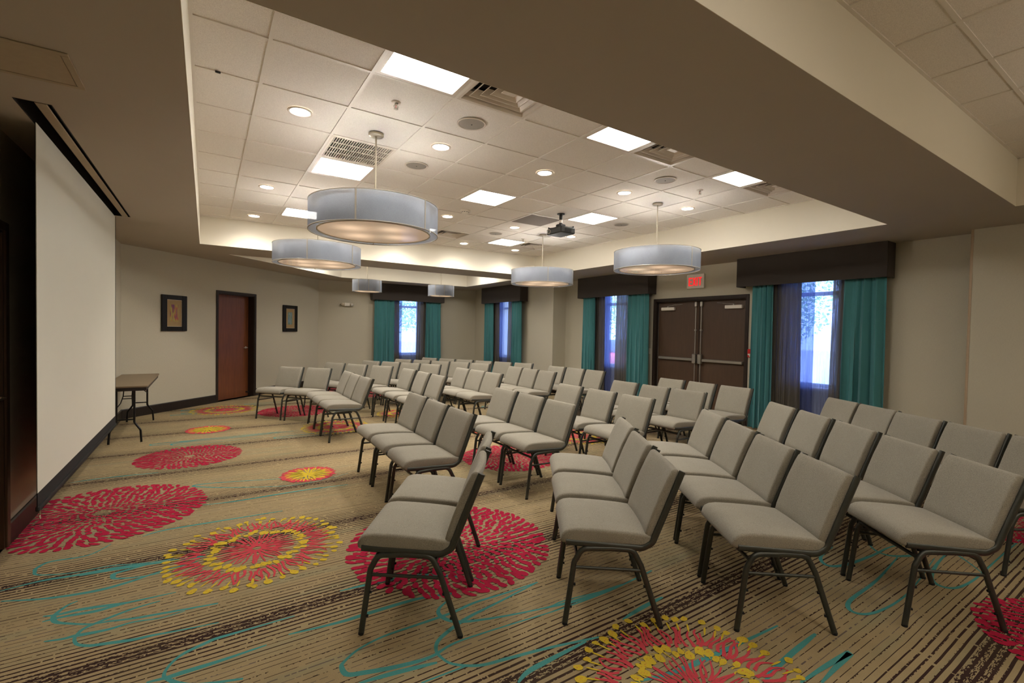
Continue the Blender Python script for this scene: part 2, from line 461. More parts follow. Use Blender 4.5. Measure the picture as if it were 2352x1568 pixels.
def pincushion(cx, cy, Rr, z):
    stems(cx, cy, .05*Rr, .30*Rr, 22, z, 2, .038*Rr); stems(cx, cy, .20*Rr, .47*Rr, 44, z, 2, .026*Rr)
    stems(cx, cy, .60*Rr, .92*Rr, 88, z, 2, .036*Rr, .09); stems(cx, cy, .46*Rr, .60*Rr, 60, z+.0002, 3, .014*Rr, .1)
    for j in range(46):
        a = 2*math.pi*j/46+random.uniform(-.04,.04); r = Rr*random.uniform(.47,.58)
        blob(cx+r*math.cos(a), cy+r*math.sin(a), Rr*random.uniform(.028,.045), z+.0002, 3, 9, 1.5, a)
    for j in range(50):
        a = 2*math.pi*j/50+random.uniform(-.04,.04); r = Rr*random.uniform(.93,1.04)
        blob(cx+r*math.cos(a), cy+r*math.sin(a), Rr*random.uniform(.028,.046), z+.0002, 3, 9, 1.3, a+random.uniform(-.5,.5))
        petal(cx, cy, a+random.uniform(-.03,.03), .82*Rr, .95*Rr, .02*Rr, z+.0004, 3)
def small_daisy(cx, cy, Rr, z):
    for k in range(46):
        a = 2*math.pi*k/46+random.uniform(-.03,.03)
        petal(cx, cy, a, .62*Rr, Rr*random.uniform(.94,1.04), Rr*.125, z, 2, .08)
    for c_, a0, a1, wd in ((14,.03,.40,.62),(26,.28,.66,.60),(34,.50,.86,.52)):
        for j in range(c_):
            a = 2*math.pi*(j+.3*c_)/c_+random.uniform(-.05,.05)
            petal(cx, cy, a, a0*Rr, a1*Rr*random.uniform(.93,1.03), 2*math.pi*a1*Rr/c_*wd*.72, z+.0004, 3, random.uniform(-.05,.15))
TEAL=[[(-0.98,3.79),(-0.82,3.82),(-0.65,3.80),(-0.46,3.79),(-0.26,3.74),(-0.02,3.71),(0.18,3.75)],[(-0.55,4.22),(-0.65,4.09),(-0.83,4.10),(-0.88,4.04),(-0.88,3.99),(-0.85,3.92),(-0.69,3.85),(-0.50,3.84),(-0.34,3.78),(-0.17,3.75)],[(-0.94,3.65),(-0.74,3.56),(-0.53,3.52),(-0.39,3.54),(-0.25,3.59),(-0.04,3.63)],[(-0.26,3.75),(-0.37,3.73),(-0.46,3.71),(-0.47,3.68),(-0.45,3.63),(-0.32,3.58),(-0.18,3.57)],[(-0.59,3.44),(-0.63,3.41),(-0.66,3.34),(-0.66,3.30),(-0.64,3.25),(-0.58,3.20),(-0.49,3.14),(-0.41,3.12),(-0.32,3.09),(-0.22,3.07),(-0.11,3.05),(0.06,3.02)],[(-0.21,3.21),(-0.30,3.20),(-0.37,3.18),(-0.46,3.14),(-0.51,3.11),(-0.53,3.06),(-0.53,3.02),(-0.51,2.97),(-0.46,2.93),(-0.40,2.91),(-0.30,2.88),(-0.22,2.87),(-0.12,2.85),(0.06,2.82)],[(-0.65,3.08),(-0.58,3.06),(-0.54,3.06),(-0.49,3.05),(-0.40,3.04),(-0.31,3.05),(-0.19,3.02),(-0.09,3.03)],[(-0.71,3.35),(-0.65,3.33),(-0.57,3.33),(-0.47,3.31),(-0.34,3.28),(-0.17,3.27)],[(-0.70,3.29),(-0.61,3.29),(-0.49,3.27),(-0.40,3.28),(-0.32,3.28),(-0.14,3.27)],[(0.40,2.68),(0.16,2.68),(0.05,2.68),(0.01,2.67),(-0.07,2.64),(-0.11,2.61),(-0.14,2.56),(-0.15,2.51),(-0.13,2.47),(-0.09,2.42),(-0.02,2.37),(0.14,2.31)],[(-0.21,2.50),(-0.14,2.49),(-0.08,2.49),(0.05,2.49),(0.25,2.50)],[(0.66,2.80),(0.79,2.79),(0.96,2.77),(1.18,2.70),(1.44,2.48)],[(0.35,2.53),(0.59,2.50),(0.76,2.50),(1.02,2.49),(1.23,2.43)],[(1.71,2.28),(1.50,2.28),(1.28,2.29),(1.12,2.27),(0.93,2.27),(0.75,2.27),(0.62,2.24),(0.54,2.19),(0.52,2.16),(0.53,2.10),(0.60,2.07),(0.74,2.03),(0.89,2.01),(1.04,2.04),(1.33,2.02),(1.65,1.99),(2.02,1.98),(2.43,2.01)],[(1.71,2.28),(1.37,2.22),(1.19,2.19),(1.07,2.15),(0.97,2.10),(0.93,2.04),(0.93,1.98),(0.96,1.91),(1.06,1.84),(1.20,1.81),(1.40,1.77),(1.67,1.70)],[(1.16,2.39),(1.08,2.34),(1.06,2.28),(1.09,2.21),(1.16,2.16),(1.34,2.10),(1.60,2.04),(1.73,2.04),(2.03,1.99)],[(0.56,2.02),(0.70,2.00),(0.90,1.96)],[(1.15,1.66),(1.22,1.69),(1.34,1.70),(1.59,1.71)],[(0.79,1.88),(1.00,1.87)],[(1.58,2.04),(1.83,2.00),(2.14,1.99)],[(1.88,1.74),(2.05,1.76),(2.24,1.77)],[(1.59,1.39),(1.79,1.34),(1.96,1.32),(2.18,1.30),(2.55,1.27)],[(2.10,1.09),(2.24,1.11),(2.63,1.13)],[(2.18,1.11),(2.40,1.12),(2.65,1.13)],[(2.22,1.00),(2.42,0.99),(2.64,0.97),(2.46,0.96),(2.30,0.95)],[(4.14,1.43),(4.05,1.34),(4.08,1.25),(4.29,1.15),(4.51,1.07),(4.42,0.95),(4.24,0.81)],[(4.46,1.07),(4.17,1.05),(3.92,1.01),(3.84,0.95),(3.88,0.89),(4.04,0.86),(4.30,0.85),(4.73,0.85),(5.36,0.84)],[(3.85,1.55),(3.60,1.52),(3.51,1.44),(3.62,1.38),(3.94,1.34),(4.30,1.31),(4.74,1.13)],[(-0.38,4.26),(-0.25,4.31),(0.10,4.30),(0.54,4.28)],[(-1.09,6.04),(-0.86,6.07),(-0.41,6.03)],[(0.87,5.12),(0.26,5.32),(-0.05,5.39),(-0.07,5.33),(0.25,5.12),(0.77,4.92),(1.26,5.05)],[(-0.03,4.76),(0.23,4.72),(0.74,4.73),(1.17,4.69)],[(-0.64,3.78),(-0.34,3.75),(-0.01,3.69)]]
for k, l in enumerate(TEAL): ribbon(l, .026 if l[0][1] < 4 else .022, .0004+.00002*k, 4)
rt = random.Random(3)
for k in range(26):      # the same loose loops farther off, between the bands
    y = rt.uniform(5.2, 12.5); x = rt.uniform(-.8, 6.); L = rt.uniform(.6, 1.6); h = rt.uniform(.05, .16)
    ribbon([(x+L,y+h*1.5),(x+L*.5,y+h*1.1),(x+.1,y+h),(x,y+h*.5),(x+.12,y),(x+L*.5,y-.02),(x+L*1.2,y+.05)], .022, .0004+.00002*(40+k), 4)
for k in range(6):
    y = rt.uniform(-1.5, 1.2); x = rt.uniform(0, 6.); L = rt.uniform(.6, 1.6); h = rt.uniform(.05, .16)
    ribbon([(x+L,y+h*1.5),(x+L*.5,y+h*1.1),(x+.1,y+h),(x,y+h*.5),(x+.12,y),(x+L*.5,y-.02),(x+L*1.2,y+.05)], .022, .0004+.00002*(70+k), 4)
for cx, cy, r in ((-.69,4.95,.70),(-.15,6.61,.53),(1.48,3.04,.71),(3.74,.26,.51),(1.37,9.3,.62),(3.1,4.76,.58),(5.64,.95,.5),(3.2,10.9,.5),(5.3,7.0,.55),(6.6,4.1,.5),(4.41,3.3,.4),(2.6,12.,.5)):
    dahlia(cx, cy, r, .0024)
for cx, cy, r in ((.30,3.64,.53),(1.78,1.18,.53),(.29,9.96,.52),(1.7,7.53,.5),(4.61,5.25,.5),(3.0,8.2,.45),(5.9,9.6,.5),(5.9,2.9,.45)):
    pincushion(cx, cy, r, .0026)
for cx, cy, r in ((.90,5.22,.27),(.03,8.17,.29),(3.6,6.2,.27),(6.8,6.3,.27)):
    small_daisy(cx, cy, r, .0034)
fl.build('floor', [M['carpet'], M['p_red'], M['p_coral'], M['p_yel'], M['p_teal'], M['tbar'], M['p_dk']], kind='structure')

# ---------------------------------------------------------------- walls
T = .15
def wall(name, p, q, z0, z1, holes=(), thick=T):
    """wall from p to q (interior to the LEFT of p->q); holes = (s0,s1,z0,z1)"""
    P, Q = Vector((p[0],p[1],0)), Vector((q[0],q[1],0)); d = (Q-P); L = d.length; d.normalize(); n = Vector((d.y,-d.x,0))
    b = MB(); ss = sorted({0, L, *[h[0] for h in holes], *[h[1] for h in holes]}); zs = sorted({z0, z1, *[h[2] for h in holes], *[h[3] for h in holes]})
    def pt(s, o, z): v = P+d*s+n*o; return (v.x, v.y, z)
    for i in range(len(ss)-1):
        for j in range(len(zs)-1):
            sm, zm = (ss[i]+ss[i+1])/2, (zs[j]+zs[j+1])/2
            if any(h[0]<sm<h[1] and h[2]<zm<h[3] for h in holes): continue
            b.quad(pt(ss[i],0,zs[j]), pt(ss[i+1],0,zs[j]), pt(ss[i+1],0,zs[j+1]), pt(ss[i],0,zs[j+1]))
            b.quad(pt(ss[i+1],thick,zs[j]), pt(ss[i],thick,zs[j]), pt(ss[i],thick,zs[j+1]), pt(ss[i+1],thick,zs[j+1]))
    for h in holes:
        for (a, c) in (((h[0],h[2]),(h[0],h[3])),((h[1],h[3]),(h[1],h[2])),((h[0],h[3]),(h[1],h[3])),((h[1],h[2]),(h[0],h[2]))):
            b.quad(pt(a[0],0,a[1]), pt(a[0],thick,a[1]), pt(c[0],thick,c[1]), pt(c[0],0,c[1]))
    for (a, c) in (((0,z0),(0,z1)),((L,z1),(L,z0)),((0,z1),(L,z1)),((L,z0),(0,z0))):
        b.quad(pt(a[0],0,a[1]), pt(c[0],0,c[1]), pt(c[0],thick,c[1]), pt(a[0],thick,a[1]))
    return b.build(name, M['wall'], kind='structure')
ZT = 3.42
WZ0, WZ1 = .78, 2.62
wall('wall_left', (XW,AY0), (XW,YB), 0, ZT, [(AY0-4.50, AY0-3.54, 0, 2.14)])
s2 = 2**.5
# angled wall measured along s from x=-1.217
SA = lambda s: (s/s2-1.217, s/s2-1.217+AW)
sA0 = (XW+1.217)*s2
LA = (AX1-AX0)*s2
DS0, DS1 = 1.95, 3.02      # door 1 frame extents in s
wall('wall_angled', (AX1,AY1), (AX0,AY0), 0, ZT, [(LA-(DS1-.05-sA0), LA-(DS0+.05-sA0), 0, 2.18)])
wall('wall_far', (XR2+.0,AY1), (AX1,AY1), 0, ZT, [(XR2-5.36, XR2-4.60, WZ0, WZ1)])
wall('wall_right_far', (XR2,YP), (XR2,AY1), 0, ZT, [(11.08-YP, 11.84-YP, WZ0, WZ1)], XR-XR2)
wall('wall_right', (XR,YC), (XR,YP), 0, ZT, [(7.15-YC, 7.91-YC, WZ0, WZ1), (3.12-YC, 3.88-YC, WZ0, WZ1), (4.51-YC, 6.42-YC, 0, 2.18)])
wall('wall_right_near', (XR3,YB), (XR3,YC), 0, ZT, [], XR-XR3+.02)
wall('wall_back', (XW,YB), (XR3,YB), 0, ZT)

# ---------------------------------------------------------------- ceilings
so = MB()
def sq(x0, y0, x1, y1):
    so.box((x0,y0,HS), (x1,y1,HS+.02))
e = .1
sq(XW-e, YB-e, XR+e, BY0); sq(XW-e, BY0, BX0, BY1); sq(BX1, BY0, XR+e, BY1)
sq(XW-e, BY1, XR+e, TY0)
SLX0, SLX1, SLY0, SLY1 = -.925, -.758, 3.80, 7.21     # screen housing slot
sq(XW-e, TY0, SLX0, TY1); sq(SLX0, TY0, SLX1, SLY0); sq(SLX0, SLY1, SLX1, TY1); sq(SLX1, TY0, TX0, TY1); sq(TX1, TY0, XR+e, TY1)
sq(XW-e, TY1, XR+e, FY0)
sq(FX1, FY0, XR+e, FY1)
# left of the far tray with its chamfer
CH0 = (.33, FY0); CH1 = (2.86, FY1)
for z in (HS, HS+.02):
    so.poly([(XW-e,FY0,z),(CH0[0],FY0,z),(CH1[0],FY1,z),(XW-e,FY1,z)] if z > HS else [(XW-e,FY1,z),(CH1[0],FY1,z),(CH0[0],FY0,z),(XW-e,FY0,z)])
sq(XW-e, FY1, XR+e, AY1+e)
so.build('ceiling', M['soffit'], kind='structure')
fa = 0
def fascia(pts, name):
    b = MB(); n = len(pts)
    cx = sum(p[0] for p in pts)/n; cy = sum(p[1] for p in pts)/n
    for i in range(n):
        a, c = Vector((*pts[i],0)), Vector((*pts[(i+1)%n],0)); d = (c-a).normalized(); o = Vector((d.y,-d.x,0))
        if o.dot(Vector((cx,cy,0))-a) > 0: o = -o
        a, c, o = a-o*.003-d*.0, c-o*.003, o*.0025
        a2, c2 = a+o, c+o
        b.add([(a.x,a.y,HS-.0005),(c.x,c.y,HS-.0005),(c2.x,c2.y,HS-.0005),(a2.x,a2.y,HS-.0005),(a.x,a.y,HT+.01),(c.x,c.y,HT+.01),(c2.x,c2.y,HT+.01),(a2.x,a2.y,HT+.01)],
              [(0,1,5,4),(3,7,6,2),(0,3,2,1),(4,5,6,7)])
    return b.build(name, M['fascia'], kind='structure')
fascia([(TX0,TY0),(TX1,TY0),(TX1,TY1),(TX0,TY1)], 'trim_1')
fascia([(BX0,BY0),(BX1,BY0),(BX1,BY1),(BX0,BY1)], 'trim_2')
fascia([CH0,(FX1,FY0),(FX1,FY1),CH1], 'trim_3')
# tile ceilings with T-bar grid; CUT = cells left open for fixtures
def tiles(name, x0, x1, y0, y1, ox, oy, cut=(), clipf=None):
    b = MB(); g = MB(); zt = HT+.006
    nx0, nx1 = math.floor((x0-ox)/GS), math.ceil((x1-ox)/GS); ny0, ny1 = math.floor((y0-oy)/GS), math.ceil((y1-oy)/GS)
    for i in range(nx0, nx1):
        for j in range(ny0, ny1):
            if (i, j) in cut: continue
            a0, a1 = max(x0, ox+i*GS), min(x1, ox+(i+1)*GS); b0, b1 = max(y0, oy+j*GS), min(y1, oy+(j+1)*GS)
            if a1-a0 < .01 or b1-b0 < .01: continue
            b.quad((a0,b1,zt),(a1,b1,zt),(a1,b0,zt),(a0,b0,zt))
    b.build(name, M['tile'], kind='structure')
    h = .0115
    for i in range(nx0, nx1+1):
        x = ox+i*GS
        if x0+.02 < x < x1-.02: g.box((x-h,y0,HT-.001),(x+h,y1,HT+.012))
    for j in range(ny0, ny1+1):
        y = oy+j*GS
        if y0+.02 < y < y1-.02: g.box((x0,y-h,HT-.0008),(x1,y+h,HT+.0118))
    for a in ((x0,y0,x0+.022,y1),(x1-.022,y0,x1,y1),(x0,y0,x1,y0+.022),(x0,y1-.022,x1,y1)):
        g.box((a[0],a[1],HT-.0012),(a[2],a[3],HT+.011))
    g.build('ceiling_grid', M['tbar'], kind='structure')
PANELS = [(2,-1),(2,3),(2,7),(5,-1),(5,3),(5,7),(8,-1),(8,3),(8,7)]
DIFFS = [(3,-1),(6,-1),(9,-1),(3,7),(6,7),(9,7)]
GRILLE = (2,2); BLANK = (7,4)
tiles('ceiling', TX0, TX1, TY0, TY1, G0, G1, PANELS+DIFFS+[GRILLE, BLANK])
tiles('ceiling', BX0, BX1, BY0, BY1, 2.788-GS*5, .85)
ft = MB(); z = HT+.006
ft.poly([(CH1[0],FY1,z),(FX1,FY1,z),(FX1,FY0,z),(CH0[0],FY0,z)])
ft.build('ceiling', M['tile'], kind='structure')
rf = MB(); rf.box((XW-.3,YB-.3,ZT),(XR+.3,AY1+.3,ZT+.1)); rf.build('roof', M['soffit'], kind='structure')

# baseboards
BH, BT = .155, .016
def baseb(name, p, q, cuts=()):
    P, Q = Vector((p[0],p[1],0)), Vector((q[0],q[1],0)); d = Q-P; L = d.length; d.normalize(); n = Vector((-d.y,d.x,0))
    b = MB(); s = 0
    segs = []; 
    for c in sorted(cuts): segs.append((s, c[0])); s = c[1]
    segs.append((s, L))
    for a, c in segs:
        if c-a < .01: continue
        A, Cc = P+d*a, P+d*c
        vs = []
        for pt in (A, Cc):
            for o, z in ((.001,0.),(BT,0.),(BT,BH-.012),(BT-.006,BH),(.001,BH)): vs.append((pt.x+n.x*o, pt.y+n.y*o, z))
        b.add(vs, [(0,1,2,3,4),(9,8,7,6,5),(0,5,6,1),(1,6,7,2),(2,7,8,3),(3,8,9,4)])
    return b.build(name, M['base'], kind='structure')
baseb('baseboard_left', (XW,AY0), (XW,YB), [(AY0-4.56, AY0-3.48)])
baseb('baseboard_angled', (AX1,AY1), (AX0,AY0), [(LA-(DS1-sA0), LA-(DS0-sA0))])
baseb('baseboard_far', (XR2,AY1), (AX1,AY1))
baseb('baseboard_right_far', (XR2,YP), (XR2,AY1))
baseb('baseboard_return', (XR,YP), (XR2,YP))
baseb('baseboard_right', (XR,YC), (XR,YP), [(4.45-YC, 6.48-YC)])
baseb('baseboard_right_near', (XR3,YB), (XR3,YC))
baseb('baseboard_back', (XW,YB), (XR3,YB))
# corner guard on the step of the right wall
cg = MB(); cg.box((XR3-.003,YC-.018,BH),(XR3+.0,YC+.002,HS)); cg.box((XR3-.004,YC+.001,BH),(XR3+.03,YC+.006,HS))
cg.build('trim_4', plain('corner_guard', lin(172,150,122), .6), kind='structure')

# ---------------------------------------------------------------- doors
def wallM(origin, d):
    """local frame: X along d (wall direction), Y out of the room (into the wall), Z up"""
    d = Vector((d[0],d[1],0)).normalized(); n = Vector((d.y,-d.x,0))
    return Matrix(((d.x,n.x,0,origin[0]),(d.y,n.y,0,origin[1]),(0,0,1,0),(0,0,0,1)))
def place(o, Mx): o.matrix_world = Mx; return o
def lever(parent, x, z, y, sgn, mat, name='door_handle'):
    b = MB()
    Mr = Matrix.Translation((x,y,z)) @ Matrix.Rotation(R(90),4,'X')
    b.lathe([(.0,0),(.026,0),(.028,.004),(.024,.010),(.011,.012),(.011,.045)], 20, M=Mr)
    b.tube(arc_path([(x,y-.040,z),(x,y-.055,z),(x+sgn*.03,y-.060,z),(x+sgn*.115,y-.052,z)], .012), .009, 10, .007)
    return b.build(name, mat, parent)
def casing(parent, x0, x1, zt, w, name='door_frame', mat=None, depth=.14, proud=.016):
    b = MB()
    b.bbox((x0-w,-proud,0),(x0,.0,zt+w),.003); b.bbox((x1,-proud,0),(x1+w,.0,zt+w),.003); b.bbox((x0,-proud,zt),(x1,.0,zt+w),.003)
    b.box((x0-.0,-.002,0),(x0+.014,depth+.04,zt)); b.box((x1-.014,-.002,0),(x1,depth+.04,zt)); b.box((x0+.014,-.002,zt-.014),(x1-.014,depth+.04,zt))
    return b.build(name, mat or M['espresso'], parent)
# door_1: reddish wood door in the angled wall. local X along the wall from right (far) to left? use direction left->right seen from the room
def door_root(name, origin, d, kind='structure'):
    o = bpy.data.objects.new(name, None); COL.objects.link(o); o.matrix_world = wallM(origin, d); o['kind'] = kind; return o
sdir = (1/s2, 1/s2)                       # increasing s (towards the far corner)
def flipM(origin, d):                      # X along d, Y = out of the room, for walls whose interior lies to the RIGHT of d
    d = Vector((d[0],d[1],0)).normalized(); n = Vector((-d.y,d.x,0))
    return Matrix(((d.x,n.x,0,origin[0]),(d.y,n.y,0,origin[1]),(0,0,1,0),(0,0,0,1)))
AO = SA(0)
d1 = bpy.data.objects.new('door_1', None); COL.objects.link(d1); d1.matrix_world = flipM(AO, sdir); d1['kind'] = 'structure'
casing(d1, DS0+.05, DS1-.05, 2.18, .05)
b = MB(); b.bbox((DS0+.062,.14,.0),(DS1-.062,.18,2.168),.002); b.build('door_leaf', M['cherry'], d1)
lever(d1, 2.885, 1.06, .14, -1, M['nickel'])
b = MB(); b.bbox((DS0+.066,.138,.01),(DS1-.066,.139,.06),.001)
for z in (.25,1.1,1.95):
    h = MB(); h.lathe([(.007,-.05),(.007,.05)],10,c=(DS0+.07,.136,z)); h.build('hinge', M['nickel'], d1)
h = MB(); h.lathe([(.0,0),(.014,0),(.010,.03),(.016,.05),(.016,.065),(0,.065)],12,M=Matrix.Translation((DS1-.12,.14,.09))@Matrix.Rotation(R(90),4,'X')); h.build('door_stop', M['rubber'], d1)

# door_2: cherry door on the screen wall beside the camera
d2 = bpy.data.objects.new('door_2', None); COL.objects.link(d2); d2.matrix_world = flipM((XW,0), (0,1)); d2['kind'] = 'structure'
casing(d2, 3.54, 4.50, 2.14, .06, depth=.03, mat=M['espresso_door'])
b = MB(); b.bbox((3.556,.03,.0),(4.484,.07,2.124),.002); b.build('door_leaf', M['cherry'], d2)
lever(d2, 4.42, 1.03, .03, -1, M['nickel'])

# door_3: espresso double door with panic hardware
d3 = bpy.data.objects.new('door_3', None); COL.objects.link(d3); d3.matrix_world = wallM((XR,0), (0,1)); d3['kind'] = 'structure'
casing(d3, 4.51, 6.42, 2.18, .055, depth=.08)
DY = .08
for k, (a, c) in enumerate(((4.527,5.461),(5.469,6.403))):
    lf = MB(); lf.bbox((a,DY,.0),(c,DY+.045,2.17),.002); leaf = lf.build('door_leaf', M['espresso_door'], d3)
    inner = c if k == 0 else a; sg = -1 if k == 0 else 1      # latch side
    # panic bar
    pb = MB(); x0, x1 = (a+.05, c-.10) if k == 0 else (a+.10, c-.05)
    pb.bbox((x0,DY-.058,1.028),(x1,DY-.022,1.082),.008); pb.box((x0,DY-.024,1.033),(x1,DY,1.077))
    pb.build('panic_bar', M['alum'], leaf)
    hb = MB(); xm = inner+sg*.055
    hb.bbox((xm-.036,DY-.075,.985),(xm+.036,DY,1.165),.010); hb.build('latch_box', M['alum'], leaf)
    tb = MB(); tb.bbox((xm-.022,DY-.05,2.055),(xm+.022,DY,2.15),.008); tb.build('top_latch', M['alum'], leaf)
    rd = MB(); rd.lathe([(.0085,.10),(.0085,.99)],10,c=(xm,DY-.028,0)); rd.lathe([(.0085,1.16),(.0085,2.06)],10,c=(xm,DY-.028,0)); rd.build('latch_rod', M['alum'], leaf)
    gd = MB(); gd.bbox((xm-.018,DY-.042,1.60),(xm+.018,DY,1.63),.004); gd.build('rod_guide', M['alum'], leaf)
    bb_ = MB(); bb_.bbox((xm-.022,DY-.05,.02),(xm+.022,DY,.11),.008); bb_.build('bottom_latch', M['alum'], leaf)
    # closer
    cx0, cx1 = (a+.08, a+.40) if k == 0 else (c-.40, c-.09)
    cl = MB(); cl.bbox((cx0,DY-.055,2.00),(cx1,DY,2.062),.006); cl.build('door_closer', M['white'], leaf)
    xa = (cx0+cx1)/2
    ar = MB(); ar.tube([(xa,DY-.04,2.062),(xa,DY-.04,2.085)], .012, 8, up=(0,1,0))
    ar.tube([(xa,DY-.04,2.083),(xa+.17*(1 if k == 0 else -1),DY-.10,2.095)], .009, 8, .004); ar.tube([(xa+.17*(1 if k == 0 else -1),DY-.10,2.098),(xa+.33*(1 if k == 0 else -1),DY-.02,2.115)], .007, 8, .004)
    ar.build('closer_arm', M['alum'], leaf)
b = MB(); b.bbox((5.455,DY-.006,.01),(5.475,DY+.0,2.163),.002); b.build('meeting_strip', M['espresso'], d3)
b = MB(); b.box((6.397,DY-.012,.01),(6.405,DY,2.163)); b.build('weather_strip', M['alum'], d3)

# ---------------------------------------------------------------- windows
def window(name, Mx, c):
    r = bpy.data.objects.new(name, None); COL.objects.link(r); r.matrix_world = Mx; r['kind'] = 'structure'
    x0, x1 = c-.38, c+.38; d = .11; w = .045
    f = MB(); f.bbox((x0,d-.02,WZ0),(x0+w,d+.04,WZ1)); f.bbox((x1-w,d-.02,WZ0),(x1,d+.04,WZ1)); f.bbox((x0+w,d-.02,WZ0),(x1-w,d+.04,WZ0+w)); f.bbox((x0+w,d-.02,WZ1-w),(x1-w,d+.04,WZ1))
    f.bbox((x0+w,d-.015,2.155),(x1-w,d+.035,2.215)); f.build('window_frame', plain(name+'_frame', lin(90,92,96), .5), r)
    g = MB(); g.box((x0+w,d+.006,WZ0+w),(x1-w,d+.012,2.155)); g.box((x0+w,d+.006,2.215),(x1-w,d+.012,WZ1-w)); g.build('pane', M['glass'], r)
    s = MB(); s.bbox((x0-.02,-.004,WZ0-.025),(x1+.02,d,WZ0),.004); s.build('window_sill', M['white'], r)
MR = wallM((XR,0), (0,1)); MR2 = wallM((XR2,0), (0,1)); MF = flipM((0,AY1), (1,0))
window('window_1', MF, 4.98); window('window_2', MR2, 11.46); window('window_3', MR, 7.53); window('window_4', MR, 3.50)

# ---------------------------------------------------------------- valances and curtains
VAL = [('far wall window', MF, 3.89, 6.06), ('window beyond the wall corner', MR2, 10.39, 12.49), ('window left of the double doors', MR, 6.42, 8.55), ('window right of the double doors', MR, 2.47, 4.545)]
def pleat(x0, x1, z0, z1, y, amp, n, seed, flare=0., taper=0., sd=6):
    """gathered cloth as a rippled sheet with thickness-free folds; x0..x1 at top, flare widens bottom"""
    rr = random.Random(seed); b = MB(); nx = n*10; nz = 14; vs = []
    ph = [rr.uniform(-.25,.25) for _ in range(n+2)]; am = [rr.uniform(.6,1.25) for _ in range(n+2)]
    for j in range(nz+1):
        t = j/nz; z = z1+(z0-z1)*t
        for i in range(nx+1):
            u = i/nx; k = u*n; kk = int(min(k, n-1)); f = k-kk
            a = am[kk]*(1-f)+am[kk+1]*f; p = ph[kk]*(1-f)+ph[kk+1]*f
            xl = x0-flare*t*(1-u)+taper*t*(1-u); xr = x1+flare*t*u-taper*t*u*0
            x = xl+(xr-xl)*u + amp*.35*math.sin(2*math.pi*(k+p)*2+t*.6)*(.4+.6*t)
            yy = y + amp*a*math.sin(2*math.pi*(k+p+.10*math.sin(2.2*t+kk)))*(.45+.55*t) + amp*.25*math.sin(5*u*n+t*2)
            vs.append((x, yy, z))
    fs = [(j*(nx+1)+i, j*(nx+1)+i+1, (j+1)*(nx+1)+i+1, (j+1)*(nx+1)+i) for j in range(nz) for i in range(nx)]
    b.add(vs, fs, 0, True); return b
CUR = [  # per window: (x0,x1) teal A, teal B ; sheers
 (MF, [(3.96,4.53),(5.50,5.98)], [(4.50,4.70,0),(5.26,5.66,0),(4.56,5.40,1),(4.60,4.80,2)]),
 (MR2,[(10.45,10.92),(11.92,12.42)], [(10.85,11.22,0),(11.72,12.02,0),(11.02,11.90,1),(11.60,12.0,2)]),
 (MR, [(6.48,7.02),(8.02,8.44)], [(6.96,7.44,0),(7.80,8.14,0),(7.10,7.96,1),(7.62,8.02,2)]),
 (MR, [(2.50,2.99),(3.97,4.31)], [(2.92,3.16,0),(3.60,4.08,0),(3.06,3.94,1),(3.42,4.0,2)])]
for k, ((vn, Mx, a, c), (_, teals, shs)) in enumerate(zip(VAL, CUR)):
    r = empty('curtain_valance', (0,0,0), 'dark fabric box valance over the '+vn, 'valance', 'dark box valances above the windows'); r.matrix_world = Mx
    D = .26
    b = MB(); b.bbox((a,-D,2.335),(c,-D+.02,HS-.003),.004); b.build('front_board', M['valance'], r)
    for x in (a, c-.02):
        b = MB(); b.bbox((x,-D+.0195,2.335),(x+.02,-.002,HS-.003),.004); b.build('side_board', M['valance'], r)
    b = MB(); b.box((a+.02,-D+.02,HS-.03),(c-.02,-.002,HS-.006)); b.build('top_board', M['valance'], r)
    sides = [('left','right')]
    near_first = k > 0
    for j, (x0, x1) in enumerate(teals):
        sd = ('left' if j == 0 else 'right') if k == 0 else ('right' if j == 0 else 'left')
        lab = 'teal fabric curtain, %s side of the %s' % (sd, vn)
        b = pleat(x0, x1, .03, 2.60, -.172, .042, max(4, int((x1-x0)*10)), 10*k+j, .01)
        o = b.build('teal_curtain', M['teal'], label=lab, cat='curtain', group='teal curtains at the windows'); o.matrix_world = Mx
    for j, (x0, x1, lt) in enumerate(shs):
        if lt == 2: lab = 'second bluish sheer layer behind the brown sheer of the '+vn
        elif lt: lab = 'thin bluish see-through sheer across the glass of the '+vn
        else:
            sd = ('left' if j == 0 else 'right') if k == 0 else ('right' if j == 0 else 'left')
            lab = 'gathered brown sheer, %s half of the %s' % (sd, vn)
        b = pleat(x0, x1, .05, 2.60, (-.082,-.022,-.045)[lt], (.019,.005,.008)[lt], max(5, int((x1-x0)*(15,22,22)[lt])), 100+10*k+j, .03 if not lt else 0.)
        o = b.build('sheer_curtain', M[('sheer','sheerlight','sheerback')[lt]], label=lab, cat='sheer curtain', group='sheer curtains at the windows'); o.matrix_world = Mx
# pull wand at the window left of the double doors
b = MB(); b.lathe([(.004,1.75),(.004,2.36)],8,c=(7.42,-.16,0)); o = b.build('curtain_wand', M['white'], label='thin white pull wand hanging by the sheer left of the double doors', cat='curtain wand'); o.matrix_world = MR

